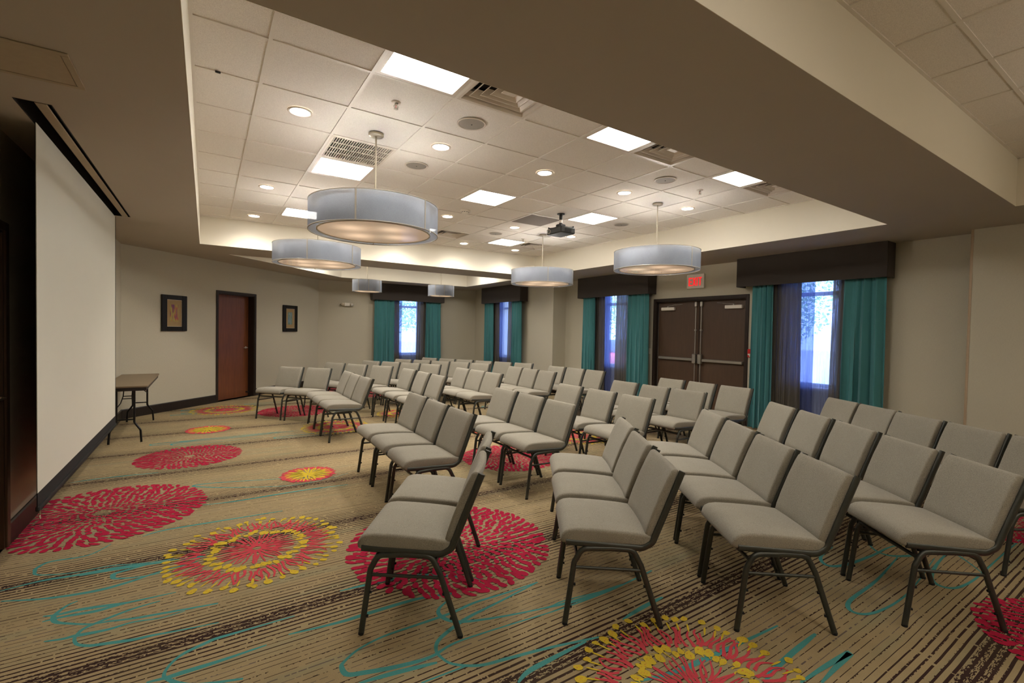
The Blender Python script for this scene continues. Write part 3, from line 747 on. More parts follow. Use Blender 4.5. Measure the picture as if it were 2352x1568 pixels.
# ---------------------------------------------------------------- projection screen
scr = empty('projection_screen', (-.91, 5.74, HS), 'large white pull-down projection screen hanging from the ceiling slot', 'projection screen')
b = MB(); b.box((-.0015,-1.555,-2.374),(.0015,1.535,.0)); b.build('screen_surface', M['screen'], scr)
b = MB(); b.box((-.004,-1.557,-2.47),(-.0016,1.565,.0)); b.box((-.0016,1.535,-2.47),(.0018,1.565,.0)); b.box((-.0016,-1.557,-2.47),(.0018,1.535,-2.374)); b.build('black_border', M['screenblk'], scr)
b = MB(); b.bbox((-.010,-1.56,-2.492),(.010,1.57,-2.462),.006); b.build('weight_bar', M['slotblk'], scr)
b = MB(); b.tube([(0,-1.50,-2.49),(0,-1.50,-2.535)],.003,6,up=(0,1,0)); b.tube([(0,-1.50+.012*math.cos(t*.785),-2.547+.012*math.sin(t*.785)) for t in range(8)],.003,6,up=(1,0,0),closed=True); b.build('pull_loop', M['nickel'], scr)
hs_ = empty('screen_housing', (-.84, 5.5, HS), 'black recessed ceiling housing slot above the white projection screen', 'screen housing')
b = MB(); y0, y1 = SLY0-5.5, SLY1-5.5
for (a, c) in (((SLX0+.84+.002,y0+.002,.0),(SLX0+.84+.006,y1,.2)),((SLX1+.84-.008,y0+.002,.0),(SLX1+.838,y1-.002,.2)),((SLX0+.842,y0+.002,.0),(SLX1+.838,y0+.006,.2)),((SLX0+.842,y1-.006,.0),(SLX1+.838,y1-.002,.2)),((SLX0+.842,y0+.002,.2),(SLX1+.838,y1-.002,.206))): b.box(a, c)
b.build('slot_box', M['slotblk'], hs_)
b = MB(); b.bbox((.005,y0+.01,-.003),(.058,y1-.01,.006),.002); b.build('access_flap', M['flap'], hs_)
b = MB(); b.lathe([(.03,-1.6),(.03,1.6)],16,M=Matrix.Translation((-.045,.24,.12))@Matrix.Rotation(R(90),4,'X')); b.build('roller', M['slotblk'], hs_)
# ceiling access hatch
ht_ = empty('access_hatch', (-.755,3.237,HS), 'painted square access hatch in the ceiling left of the screen housing', 'access hatch')
b = MB(); w = .205
for a, c in (((-w,-w),(w,-w+.03)),((-w,w-.03),(w,w)),((-w,-w+.03),(-w+.03,w-.03)),((w-.03,-w+.03),(w,w-.03))): b.bbox((a[0],a[1],-.006),(c[0],c[1],-.0005),.002)
b.build('hatch_frame', M['flap'], ht_)
b = MB(); b.bbox((-w+.033,-w+.033,-.004),(w-.033,w-.033,-.0005),.001); b.build('hatch_panel', M['flap'], ht_)

# ---------------------------------------------------------------- pictures
def art(name, cols, seed):
    t = NT(name); co = t.coord(); mp = t.new('ShaderNodeMapping'); mp.inputs['Scale'].default_value = (13,13,2.6); mp.inputs['Rotation'].default_value = (0,.12,0); t.link(co, mp.inputs['Vector'])
    n = t.new('ShaderNodeTexNoise'); n.inputs['Scale'].default_value = 1.6; n.inputs['Distortion'].default_value = .35; n.noise_dimensions = '4D'; n.inputs['W'].default_value = seed; t.link(mp.outputs[0], n.inputs['Vector'])
    cr = t.new('ShaderNodeValToRGB'); e = cr.color_ramp.elements; e[0].position = .3; e[0].color = cols[0]; e[1].position = .72; e[1].color = cols[-1]
    for i, c in enumerate(cols[1:-1]): x = e.new(.3+.42*(i+1)/(len(cols)-1)); x.color = c
    t.link(n.outputs['Fac'], cr.inputs[0]); t.link(cr.outputs[0], t.b.inputs['Base Color']); t.b.inputs['Roughness'].default_value = .6; return t.m
def picture(s0, s1, z0, z1, lab, am):
    r = empty('framed_picture', (0,0,0), lab, 'picture'); r.matrix_world = flipM(AO, sdir)
    b = MB(); w = .10
    for (a, c) in (((s0,z0),(s0+w,z1)),((s1-w,z0),(s1,z1)),((s0+w,z0),(s1-w,z0+w*.8)),((s0+w,z1-w*.8),(s1-w,z1))): b.bbox((a[0],-.035,a[1]),(c[0],-.003,c[1]),.005)
    pf_ = b.build('picture_frame', M['picframe'], r)
    b = MB(); i0, i1, j0, j1 = s0+w, s1-w, z0+w*.8, z1-w*.8; q = .007
    for (a, c) in (((i0,j0),(i0+q,j1)),((i1-q,j0),(i1,j1)),((i0+q,j0),(i1-q,j0+q)),((i0+q,j1-q),(i1-q,j1))): b.box((a[0],-.022,a[1]),(c[0],-.010,c[1]))
    b.build('inner_fillet', M['fillet'], pf_)
    b = MB(); b.box((i0,-.012,j0),(i1,-.006,j1)); mb_ = b.build('mat_board', M['mat'], r)
    cx = (s0+s1)/2; b = MB(); b.box((cx-.08,-.014,z0+.17),(cx+.08,-.0121,z1-.165)); b.build('artwork', am, mb_)
picture(.783,1.278,1.417,2.055,'black framed abstract in red, purple and yellow left of the wooden door', art('art_warm', [lin(70,66,120),lin(130,60,84),lin(166,158,74),lin(170,80,70),lin(70,84,116)], 3.7))
picture(3.868,4.38,1.415,2.048,'black framed abstract in blue, grey and green right of the wooden door', art('art_cool', [lin(50,60,100),lin(120,140,150),lin(90,120,90),lin(150,160,170),lin(60,50,90)], 5.))

# ---------------------------------------------------------------- wall fittings
ex = empty('exit_sign', (0,0,0), 'white box exit sign with red glowing letters above the double doors', 'exit sign'); ex.matrix_world = wallM((XR,5.49), (0,1))
b = MB(); b.bbox((-.185,-.045,2.39),(.185,-.002,2.655),.006); b.build('sign_box', M['white'], ex)
def letters(txt, h, w, t, gap):
    b = MB(); x = 0
    for ch in txt:
        def st(x0, z0, x1, z1, tt=t):
            d = Vector((x1-x0,0,z1-z0)); L = d.length; a = math.atan2(d.z, d.x)
            Mx = Matrix.Translation((x0,0,z0)) @ Matrix.Rotation(-a,4,'Y')
            b.box((-0,-.002,-tt/2),(L,0,tt/2),0,Mx)
        if ch == 'E':
            b.box((x,-.002,0),(x+t,0,h)); 
            for z in (0,h/2-t/2,h-t): b.box((x+t,-.002,z),(x+w,0,z+t))
            x += w
        elif ch == 'X': st(x+t*.3,0,x+w-t*.3,h); st(x+t*.3,h,x+w-t*.3,0); x += w
        elif ch == 'I': b.box((x,-.002,0),(x+t,0,h)); x += t
        elif ch == 'T': b.box((x+w/2-t/2,-.002,0),(x+w/2+t/2,0,h-t)); b.box((x,-.002,h-t),(x+w,0,h)); x += w
        x += gap
    return b, x-gap
b, wd = letters('EXIT', .155, .072, .021, .014)
# wall direction (0,1) runs right-to-left seen from the room: mirror the text so it reads correctly
b.v = [(wd/2-v[0], v[1]-.046, v[2]+2.44) for v in b.v]; b.f = [tuple(reversed(f)) for f in b.f]
b.build('exit_letters', M['exitred'], ex)
fp = empty('fire_alarm_pull', (0,0,0), 'red fire alarm pull station on the wall right of the double doors', 'fire alarm'); fp.matrix_world = wallM((XR,4.395), (0,1))
b = MB(); b.bbox((-.045,-.05,1.165),(.045,.0,1.306),.006); b.build('alarm_body', M['red'], fp)
b = MB(); b.bbox((-.032,-.062,1.205),(.032,-.050,1.228),.003); b.bbox((-.010,-.060,1.180),(.010,-.050,1.205),.002); b.build('pull_handle', M['white'], fp)
el = empty('emergency_light', (3.24,AY1,2.17), 'white twin-head emergency light on the far wall left of the first window', 'emergency light')
b = MB(); b.bbox((-.085,-.07,-.045),(.085,.0,.045),.02); b.build('battery_case', M['white'], el)
for sx in (-1,1):
    b = MB(); b.lathe([(.0,-.03),(.022,-.03),(.04,.01),(.045,.02),(.04,.022),(0,.018)],16,M=Matrix.Translation((sx*.12,-.06,0))@Matrix.Rotation(R(90),4,'X')@Matrix.Rotation(R(20*sx),4,'Y')); b.build('lamp_head', M['nickel'], el)
b = MB(); b.bbox((-.035,-.006,-.057),(.035,-.001,.057),.002); b.bbox((-.008,-.012,-.012),(.008,-.006,.012),.001); o = b.build('light_switch', M['white'], label='small pale wall switch between the teal curtain and the double doors', cat='switch'); o.matrix_world = Matrix.Translation((XR,6.56,1.17))@Matrix.Rotation(R(-90),4,'Z')

# ---------------------------------------------------------------- folding table
tb = empty('folding_table', (-.865,8.53,0), 'narrow folding training table with brown top standing behind the projection screen', 'table')
b = MB(); prof = [(x,y,.0) for x, y in rrect(.235,.915,.03)]
b.loft([[(x*.995,y*.998,.722) for x,y,_ in prof],[(x,y,.724) for x,y,_ in prof],[(x,y,.738) for x,y,_ in prof],[(x*.997,y*.999,.741) for x,y,_ in prof]], smooth=False); b.build('tabletop', M['tabletop'], tb)
b = MB()
for a, c in (((-.22,-.90),(.22,-.885)),((-.22,.885),(.22,.90)),((-.22,-.885),(-.205,.885)),((.205,-.885),(.22,.885))): b.box((a[0],a[1],.678),(c[0],c[1],.7215))
b.build('apron', M['tabledge'], tb)
for sy in (-1, 1):
    yb = sy*.80
    for sx in (-1, 1):
        b = MB(); b.tube(arc_path([(sx*.09,yb,.70),(sx*.09,yb,.26),(sx*.155,yb+sy*.02,.16),(sx*.165,yb+sy*.03,.004)],.05),.0125,10,up=(0,1,0)); b.build('leg', M['steelblk'], tb)
    b = MB(); b.tube([(-.092,yb,.30),(.092,yb,.30)],.009,8); b.build('leg_crossbar', M['steelblk'], tb)
    b = MB(); b.tube([(-.15,yb,.69),(.15,yb,.69)],.011,8); b.build('top_crossbar', M['steelblk'], tb)
    b = MB()
    for sx in (-1, 1): b.tube(arc_path([(sx*.09,yb,.45),(sx*.06,yb-sy*.10,.50),(sx*.045,yb-sy*.20,.58),(sx*.045,yb-sy*.30,.69)],.03),.006,8)
    b.tube([(-.05,yb-sy*.17,.55),(.05,yb-sy*.17,.55)],.006,8); b.tube([(-.05,yb-sy*.2,.58),(.05,yb-sy*.2,.58)],.006,8); b.build('folding_brace', M['steelblk'], tb)

# ---------------------------------------------------------------- ceiling fixtures
def cellc(i, j): return (G0+GS*(i+.5), G1+GS*(j+.5))
ORD = ['first','second','third','fourth','fifth','sixth']
def clabel(kind, i, j):
    row = {-1:'nearest row beside the beam', 3:'middle row', 7:'far row', 1:'nearest downlight row', 5:'middle downlight row', 8:'farthest downlight row'}
    return row[j]
def first_or_copy(store, key, make, loc):
    if key in store:
        o = copy_tree(store[key])
    else:
        o = make(); store[key] = o
    o.location = loc; return o
ST = {}
def mk_panel():
    r = empty('ceiling_light_panel', (0,0,0), 'x', 'ceiling light')
    b = MB(); w, i = .298, .262
    for a, c in (((-w,-w),(w,-i)),((-w,i),(w,w)),((-w,-i),(-i,i)),((i,-i),(w,i))): b.box((a[0],a[1],.0),(c[0],c[1],.03))
    b.box((-w,-w,.03),(w,w,.07)); b.build('light_frame', M['whitem'], r)
    b = MB(); pr = rrect(.264,.264,.02); b.loft([[(x,y,.004) for x,y in reversed(pr)],[(x,y,.012) for x,y in reversed(pr)]], smooth=False); b.build('light_lens', M['panel'], r)
    return r
pos = {2:'left', 5:'centre', 8:'right'}
prow = {-1:'nearest the beam', 3:'halfway along the tray', 7:'near the far fascia'}
for i, j in PANELS:
    o = first_or_copy(ST, 'p', mk_panel, (*cellc(i,j), HT)); o['label'] = 'bright square light panel, %s column, %s' % (pos[i], prow[j]); o['group'] = 'square ceiling light panels'
def mk_diff():
    r = empty('air_diffuser', (0,0,0), 'x', 'air diffuser')
    def frame(b, w0, z0, w1, z1, th=.004):
        q0 = [(-w0,-w0),(w0,-w0),(w0,w0),(-w0,w0)]; q1 = [(-w1,-w1),(w1,-w1),(w1,w1),(-w1,w1)]
        for k in range(4):
            a, c = q0[k], q0[(k+1)%4]; d, e = q1[(k+1)%4], q1[k]
            b.add([(*a,z0),(*c,z0),(*d,z1),(*e,z1),(*a,z0+th),(*c,z0+th),(*d,z1+th),(*e,z1+th)], [(0,3,2,1),(4,5,6,7),(0,1,5,4),(2,3,7,6)])
    b = MB(); frame(b,.298,.0,.272,.0,.01); frame(b,.272,.0,.262,.03); frame(b,.262,.03,.22,.05); b.box((-.298,-.298,.098),(.298,.298,.10)); b.build('diffuser_frame', M['whitem'], r)
    for k, (w, z) in enumerate(((.222,.012),(.165,.010),(.108,.008))):
        b = MB(); frame(b,w,z,w-.042,z+.040); frame(b,w+.006,z-.002,w,z,.003); b.build('louver_ring', M['whitem'], r)
    b = MB(); b.box((-.055,-.055,.010),(.055,.055,.014)); b.build('center_plate', M['whitem'], r)
    b = MB(); b.box((-.25,-.25,.090),(.25,.25,.094)); b.build('duct_throat', M['dark'], r)
    return r
dpos = {3:'left', 6:'centre', 9:'right'}
for i, j in DIFFS:
    o = first_or_copy(ST, 'd', mk_diff, (*cellc(i,j), HT)); o['label'] = 'square louvred air diffuser beside the %s light panel %s' % (dpos[i], prow[j]); o['group'] = 'square louvred air diffusers'
gr = empty('return_grille', (*cellc(*GRILLE), HT), 'slatted square return air grille next to the light panel behind the large pendant', 'air grille')
b = MB()
for a, c in (((-.298,-.298),(.298,-.27)),((-.298,.27),(.298,.298)),((-.298,-.27),(-.27,.27)),((.27,-.27),(.298,.27))): b.bbox((a[0],a[1],-.002),(c[0],c[1],.012),.002)
b.build('grille_frame', M['whitem'], gr)
b = MB()
for k in range(25):
    x = -.262+k*.0218; b.box((-.004,-.27,0),(.004,.27,.012),0,Matrix.Translation((x,0,.001)))
b.build('slats', M['whitem'], gr)
b = MB()
for y in (-.135,0,.135): b.box((-.27,y-.005,-.0005),(.27,y+.005,.006))
b.build('crossbars', M['whitem'], gr)
b = MB(); b.box((-.29,-.29,.05),(.29,.29,.055)); b.build('duct_throat', M['dark'], gr)
rp = empty('ceiling_return_vent', (*cellc(*BLANK), HT), 'dark perforated square return air panel in the ceiling beside the projector', 'air grille')
b = MB(); b.box((-.28,-.28,.002),(.28,.28,.006)); b.build('perforated_plate', M['perf'], rp)
b = MB()
for a, c in (((-.298,-.298),(.298,-.28)),((-.298,.28),(.298,.298)),((-.298,-.28),(-.28,.28)),((.28,-.28),(.298,.28))): b.box((a[0],a[1],.0),(c[0],c[1],.01))
b.build('panel_frame', M['whitem'], rp)
def mk_down():
    r = empty('recessed_downlight', (0,0,0), 'x', 'downlight')
    b = MB(); b.lathe([(.072,.004),(.074,-.003),(.090,-.005),(.094,-.001),(.094,.004)],36,caps=False); b.build('trim_ring', M['whitem'], r)
    b = MB(); b.lathe([(.0,-.0015),(.060,-.0015),(.074,.002)],36,caps=False); b.build('lens', M['dlens'], r)
    return r
DOWN = [(i,j) for j in (1,5,8) for i in (1,3,5,7,9)]
for i, j in DOWN:
    o = first_or_copy(ST, 'l', mk_down, (*cellc(i,j), HT)); n = (1,3,5,7,9).index(i)
    o['label'] = 'small round recessed downlight, %s from the left in the %s' % (ORD[n], {1:'nearest row of five',5:'middle row of five',8:'row next to the far fascia'}[j]); o['group'] = 'round recessed downlights'
def mk_spk():
    r = empty('ceiling_speaker', (0,0,0), 'x', 'speaker')
    b = MB(); b.lathe([(.105,-.001),(.108,-.006),(.118,-.006),(.121,-.001),(.121,.0)],36,caps=False); b.build('speaker_rim', M['whitem'], r)
    b = MB(); b.lathe([(.0,-.006),(.07,-.005),(.106,-.002)],36,caps=False); b.build('speaker_grille', M['spk'], r)
    b = MB(); b.lathe([(.0,-.011),(.006,-.009),(.006,-.005)],10,caps=False); b.build('speaker_stud', M['black'], r)
    return r
for (i, j), l in zip([(3,0),(3,2),(7,0),(9,3),(7,6)], ['round grey ceiling speaker nearest the camera, between sprinkler and first air diffuser','round grey ceiling speaker right of the large pendant\'s stem','round grey ceiling speaker in front of the right-hand light panels','round grey ceiling speaker right of the projector','faint round ceiling speaker past the dark return panel']):
    o = first_or_copy(ST, 's', mk_spk, (*cellc(i,j), HT)); o['label'] = l; o['group'] = 'round ceiling speakers'
def mk_spr():
    r = empty('fire_sprinkler', (0,0,0), 'x', 'sprinkler')
    b = MB(); b.lathe([(.036,.0),(.034,-.006),(.018,-.010),(.014,-.010)],24,caps=False); b.build('escutcheon', M['whitem'], r)
    b = MB(); b.tube([(0,0,0),(0,0,-.022)],.009,10,up=(0,1,0))
    for sx in (-1,1): b.tube(arc_path([(sx*.006,0,-.018),(sx*.017,0,-.030),(sx*.010,0,-.046),(0,0,-.05)],.006),.0025,6,up=(0,1,0))
    b.build('sprinkler_body', M['nickel'], r)
    b = MB(); b.lathe([(0,-.052),(.017,-.052),(.017,-.050),(0,-.050)],16,caps=False); b.build('deflector', M['nickel'], r)
    b = MB(); b.lathe([(.0025,-.046),(.0025,-.022)],8); b.build('glass_bulb', M['red'], r)
    return r
for (x, y), l in zip([(1.2,3.51),(4.91,3.5),(4.94,7.26)], ['small pendent sprinkler head under the nearest light panel','small pendent sprinkler head in front of the right-hand light panel','small pendent sprinkler head at the far end beside the last air diffuser']):
    o = first_or_copy(ST, 'k', mk_spr, (x,y,HT+.005)); o['label'] = l; o['group'] = 'ceiling sprinkler heads'
sd = empty('smoke_detector', (3.11,6.06,HT+.005), 'white round smoke detector on the ceiling between light panel and downlight', 'smoke detector')
b = MB(); b.lathe([(.072,0),(.072,-.012),(.066,-.018)],28,caps=False); b.build('detector_base', M['white'], sd)
b = MB(); b.lathe([(.066,-.018),(.055,-.020),(.052,-.034),(.044,-.046),(.0,-.050)],28,caps=False); b.build('detector_head', M['white'], sd)
b = MB()
for k in range(10):
    a = 2*math.pi*k/10; b.box((-.009,.050,-.032),(.009,.055,-.026),0,Matrix.Rotation(a,4,'Z'))
b.build('detector_vents', M['dark'], sd)

b = MB(); b.bbox((-.016,-.006,-.012),(.016,.006,.0),.003); b.build('ceiling_clip', M['black'], loc=(G0+.58*GS,G1+.96*GS,HT-.001), label='tiny black clip on the ceiling grid near the tray\'s left edge', cat='clip')

# ---------------------------------------------------------------- drum pendants
def mk_lamp(Rr, z0, z1, zc, ri, seams=(0.9, 2.9, 4.9)):
    r = empty('drum_pendant', (0,0,0), 'x', 'pendant lamp')
    h = z1-z0
    b = MB(); b.lathe([(Rr,z0+.008),(Rr,z1-.008)],72,caps=False); os_ = b.build('outer_shade', M['shade'], r)
    b = MB()
    for z in (z0, z1): b.lathe([(Rr-.004,z-.005 if z==z1 else z),(Rr+.003,z-.006 if z==z1 else z),(Rr+.003,z if z==z1 else z+.007),(Rr-.004,z if z==z1 else z+.007),(Rr-.004,z-.005 if z==z1 else z)],72,caps=False)
    for s_ in seams:
        Mx = Matrix.Rotation(s_,4,'Z'); b.box((Rr-.001,-.006,z0+.004),(Rr+.003,.006,z1-.004),0,Mx)
    b.build('shade_binding', M['trimring'], os_)
    b = MB(); b.lathe([(ri,z0+.018),(ri,z1-.02),(0.02,z1-.02)],60,caps=False); b.build('inner_drum', M['shadein'], r)
    b = MB(); b.lathe([(0,z0+.014),(ri-.004,z0+.014)],60,caps=False); b.build('diffuser_disc', M['lampdiff'], r)
    b = MB(); b.lathe([(ri-.006,z0+.008),(ri+.004,z0+.008),(ri+.004,z0+.020),(ri-.006,z0+.020),(ri-.006,z0+.008)],60,caps=False)
    for k in range(3):
        Mx = Matrix.Rotation(R(120*k+75),4,'Z'); b.box((ri,-.003,z0+.006),(Rr,.003,z0+.009),0,Mx); b.box((.0,-.004,z1-.012),(Rr,.004,z1-.006),0,Mx)
    b.build('spider_frame', M['nickel'], r)
    b = MB(); b.tube([(0,0,z1-.02),(0,0,zc-.02)],.0075,12,up=(0,1,0)); b.build('stem', M['nickel'], r)
    b = MB(); b.lathe([(0,zc-.022),(.010,-.022+zc),(.060,zc-.020),(.066,zc-.014),(.066,zc)],32,caps=False); b.build('canopy', M['nickel'], r)
    return r
LZ0, LZ1 = 2.367, 2.617
big = mk_lamp(.548, LZ0, LZ1, HT, .478, (R(-122),R(-60),R(60)))
LP = [((1.25,4.17),'large grey drum pendant lamp hanging nearest, in front of the slatted grille'),((1.25,6.71),'large grey drum pendant lamp partly behind the nearest one on the left'),((4.98,4.18),'large grey drum pendant lamp hanging before the exit sign'),((4.99,6.71),'large grey drum pendant lamp hanging below the projector toward the wall corner')]
for k, ((x, y), l) in enumerate(LP):
    o = big if k == 0 else copy_tree(big); o.location = (x,y,0); o['label'] = l; o['group'] = 'large drum pendant lamps'; o.rotation_euler.z = (0,.15,.55,.1)[k]
sm = mk_lamp(.33, 2.38, 2.652, HT, .28, (R(-140),R(-100),R(-50),R(40)))
for k, ((x, y), l) in enumerate([((3.15,11.07),'small grey drum pendant lamp left of the first window valance'),((5.03,11.07),'small grey drum pendant lamp in front of the first window valance')]):
    o = sm if k == 0 else copy_tree(sm); o.location = (x,y,0); o['label'] = l; o['group'] = 'small drum pendant lamps in the far tray'

# ---------------------------------------------------------------- projector
pj = empty('projector', (4.32,5.38,0), 'black ceiling projector on a short pole mount facing the screen', 'projector')
PZ = 2.992
b = MB(); b.bbox((-.13,-.17,PZ-.045),(.14,.17,PZ+.045),.014); b.build('projector_body', plain('projector_black', lin(40,41,38), .45), pj)
Ml = Matrix.Translation((-.13,.105,PZ))@Matrix.Rotation(R(-90),4,'Y')
b = MB(); b.lathe([(.034,-.002),(.034,.010),(.029,.010),(.027,.0)],28,M=Ml,caps=False); b.build('lens_ring', M['alum'], pj)
b = MB(); b.lathe([(.0,.004),(.020,.002),(.028,-.002)],28,M=Ml,caps=False); b.build('lens', plain('lens_glass', lin(10,10,14), .05), pj)
b = MB()
for k in range(9): b.box((-.06+k*.014,-.1715,PZ-.03),(-.053+k*.014,-.169,PZ+.02))
b.build('vent_slots', M['slotblk'], pj)
b = MB(); b.bbox((-.10,-.13,PZ+.047),(.10,.13,PZ+.056),.003); b.bbox((-.055,-.05,PZ+.056),(.055,.05,PZ+.105),.008)
for sx, sy in ((-.11,-.14),(.12,-.14),(-.11,.14),(.12,.14)):
    b.tube([(sx*.5,sy*.5,PZ+.06),(sx,sy,PZ+.055)],.007,6); b.lathe([(.010,PZ+.044),(.010,PZ+.070)],10,c=(sx,sy,0))
b.build('mount_bracket', M['black'], pj)
b = MB(); b.lathe([(.024,PZ+.10),(.024,HT-.004)],16); b.lathe([(.055,HT-.006),(.055,HT+.004)],20); b.build('mount_pole', M['black'], pj)
b = MB(); b.lathe([(.0245,PZ+.125),(.0255,PZ+.127),(.0255,PZ+.165),(.0245,PZ+.167)],16,caps=False); b.build('pole_sticker', M['white'], pj)

# ---------------------------------------------------------------- chairs
def sup(w, h, n=20, e=3.2):
    out = []
    for k in range(n):
        a = 2*math.pi*k/n; c, s_ = math.cos(a), math.sin(a)
        out.append((math.copysign(abs(c)**(2/e), c)*w, math.copysign(abs(s_)**(2/e), s_)*h))
    return out
def rsec(w, h, r):
    r = min(r, h*.95, w*.5); out = []
    for cx, cy, a0 in ((w-r,h-r,0),(-w+r,h-r,90),(-w+r,-h+r,180),(w-r,-h+r,270)):
        for k in range(5):
            a = R(a0+22.5*k); out.append((cx+r*math.cos(a), cy+r*math.sin(a)))
        if a0 in (0, 180):
            s_ = 1 if a0 == 0 else -1; x0 = (w-r)*s_
            for k in range(1, 8): out.append((x0*(1-2*k/8), h*s_))
    return out
def mk_chair():
    r = empty('stacking_chair', (0,0,0), 'x', 'chair')
    X = lambda u: u-.254
    # seat cushion: front (-x) to back
    b = MB(); secs = []
    prof = [(-.026,.448,.005,.212),(-.024,.449,.014,.219),(-.017,.454,.024,.226),(-.004,.461,.033,.230),(.02,.467,.038,.232),(.06,.470,.040,.233),(.16,.469,.038,.233),(.26,.465,.036,.233),(.36,.459,.034,.232),(.42,.455,.030,.231),(.445,.453,.024,.228),(.456,.452,.012,.222)]
    for u, zc, th, w in prof:
        crown = .012*math.sin(math.pi*min(1,max(0,(u+.02)/.47)))
        s_ = []
        for y, z in rsec(w, th, .015):
            zz = zc+z+(crown*(1-(y/w)**2) if z > 0 else 0)
            s_.append((X(u), y, zz))
        secs.append(s_)
    b.loft(secs); b.build('seat', M['chairfab'], r)
    # back cushion along the reclined post
    base = Vector((.452,0,.462)); top = Vector((.588,0,.822)); ax = (top-base); Lb = ax.length; ax.normalize(); nr = Vector((ax.z,0,-ax.x))
    b = MB(); secs = []
    for t, th, w in ((0.0,.008,.210),(.010,.018,.217),(.03,.026,.220),(.12,.029,.221),(.3,.029,.221),(.6,.028,.221),(.85,.026,.221),(.955,.023,.220),(.985,.017,.217),(1.0,.007,.210)):
        cv = -.016*math.sin(math.pi*t)     # slight forward lumbar curve
        c = base+ax*(Lb*t)+nr*(-.004)
        s_ = []
        for y, q in rsec(w, th, .013):
            bow = .012*(y/w)**2
            p = c+nr*(q-bow+cv*.4)
            s_.append((p.x-.254, y, p.z))
        secs.append(s_)
    b.loft(secs); b.build('backrest', M['chairfab'], r)
    for sy in (-1, 1):
        y = sy*.2275
        b = MB(); path = arc_path([(X(.0),y,.437),(X(.40),y,.414),(X(.452),y,.444),(X(.470),y,.490),(X(.598),y,.824)], [.06,.05,.05], 5)
        b.tube(path, .0175, 12, .0105, up=(0,1,0))
        b.build('side_frame', M['frame'], r)
        yl = sy*.229; yf = sy*.2325
        b = MB(); b.tube(arc_path([(X(.245),yl,.409),(X(.085),yl,.404),(X(.046),yl+sy*.001,.330),(X(.004),yf,.006)], [.055,.02], 7), .0150, 12, .0122, up=(0,1,0)); 
        for z in (.095,.215): b.lathe([(.007,0),(.007,.010)],8,M=Matrix.Translation((X(.004+.046*z/.33)+.011,yf,z))@Matrix.Rotation(R(90),4,'Y'),mi=1)
        lg = b.build('leg', [M['frame'], M['rubber']], r)
        b = MB(); b.lathe([(.0135,.0),(.0142,.002),(.0140,.012),(.0125,.013)],12,c=(X(.004),yf,0)); b.build('foot_glide', M['rubber'], lg)
        b = MB(); b.tube(arc_path([(X(.240),yl,.409),(X(.352),yl,.404),(X(.396),yl+sy*.001,.320),(X(.504),yf,.006)], [.055,.02], 7), .0150, 12, .0122, up=(0,1,0))
        for z in (.095,.215): b.lathe([(.007,0),(.007,.010)],8,M=Matrix.Translation((X(.504-.108*z/.32)-.021,yf,z))@Matrix.Rotation(R(90),4,'Y'),mi=1)
        lg = b.build('leg', [M['frame'], M['rubber']], r)
        b = MB(); b.lathe([(.0135,.0),(.0142,.002),(.0140,.012),(.0125,.013)],12,c=(X(.504),yf,0)); b.build('foot_glide', M['rubber'], lg)
        b = MB(); b.tube([(X(.050),yl+sy*.002,.305),(X(.402),yl+sy*.002,.297)], .0085, 10, .0075, up=(0,1,0)); b.build('stretcher', M['frame'], r)
    for u, z in ((.060,.372),(.372,.372)):
        b = MB(); b.tube([(X(u),-.226,z),(X(u),.226,z)], .009, 10, .011); b.build('crossbar', M['frame'], r)
    b = MB(); b.box((X(.03),-.205,.414),(X(.43),.205,.424)); b.build('seat_pan', M['black'], r)
    return r
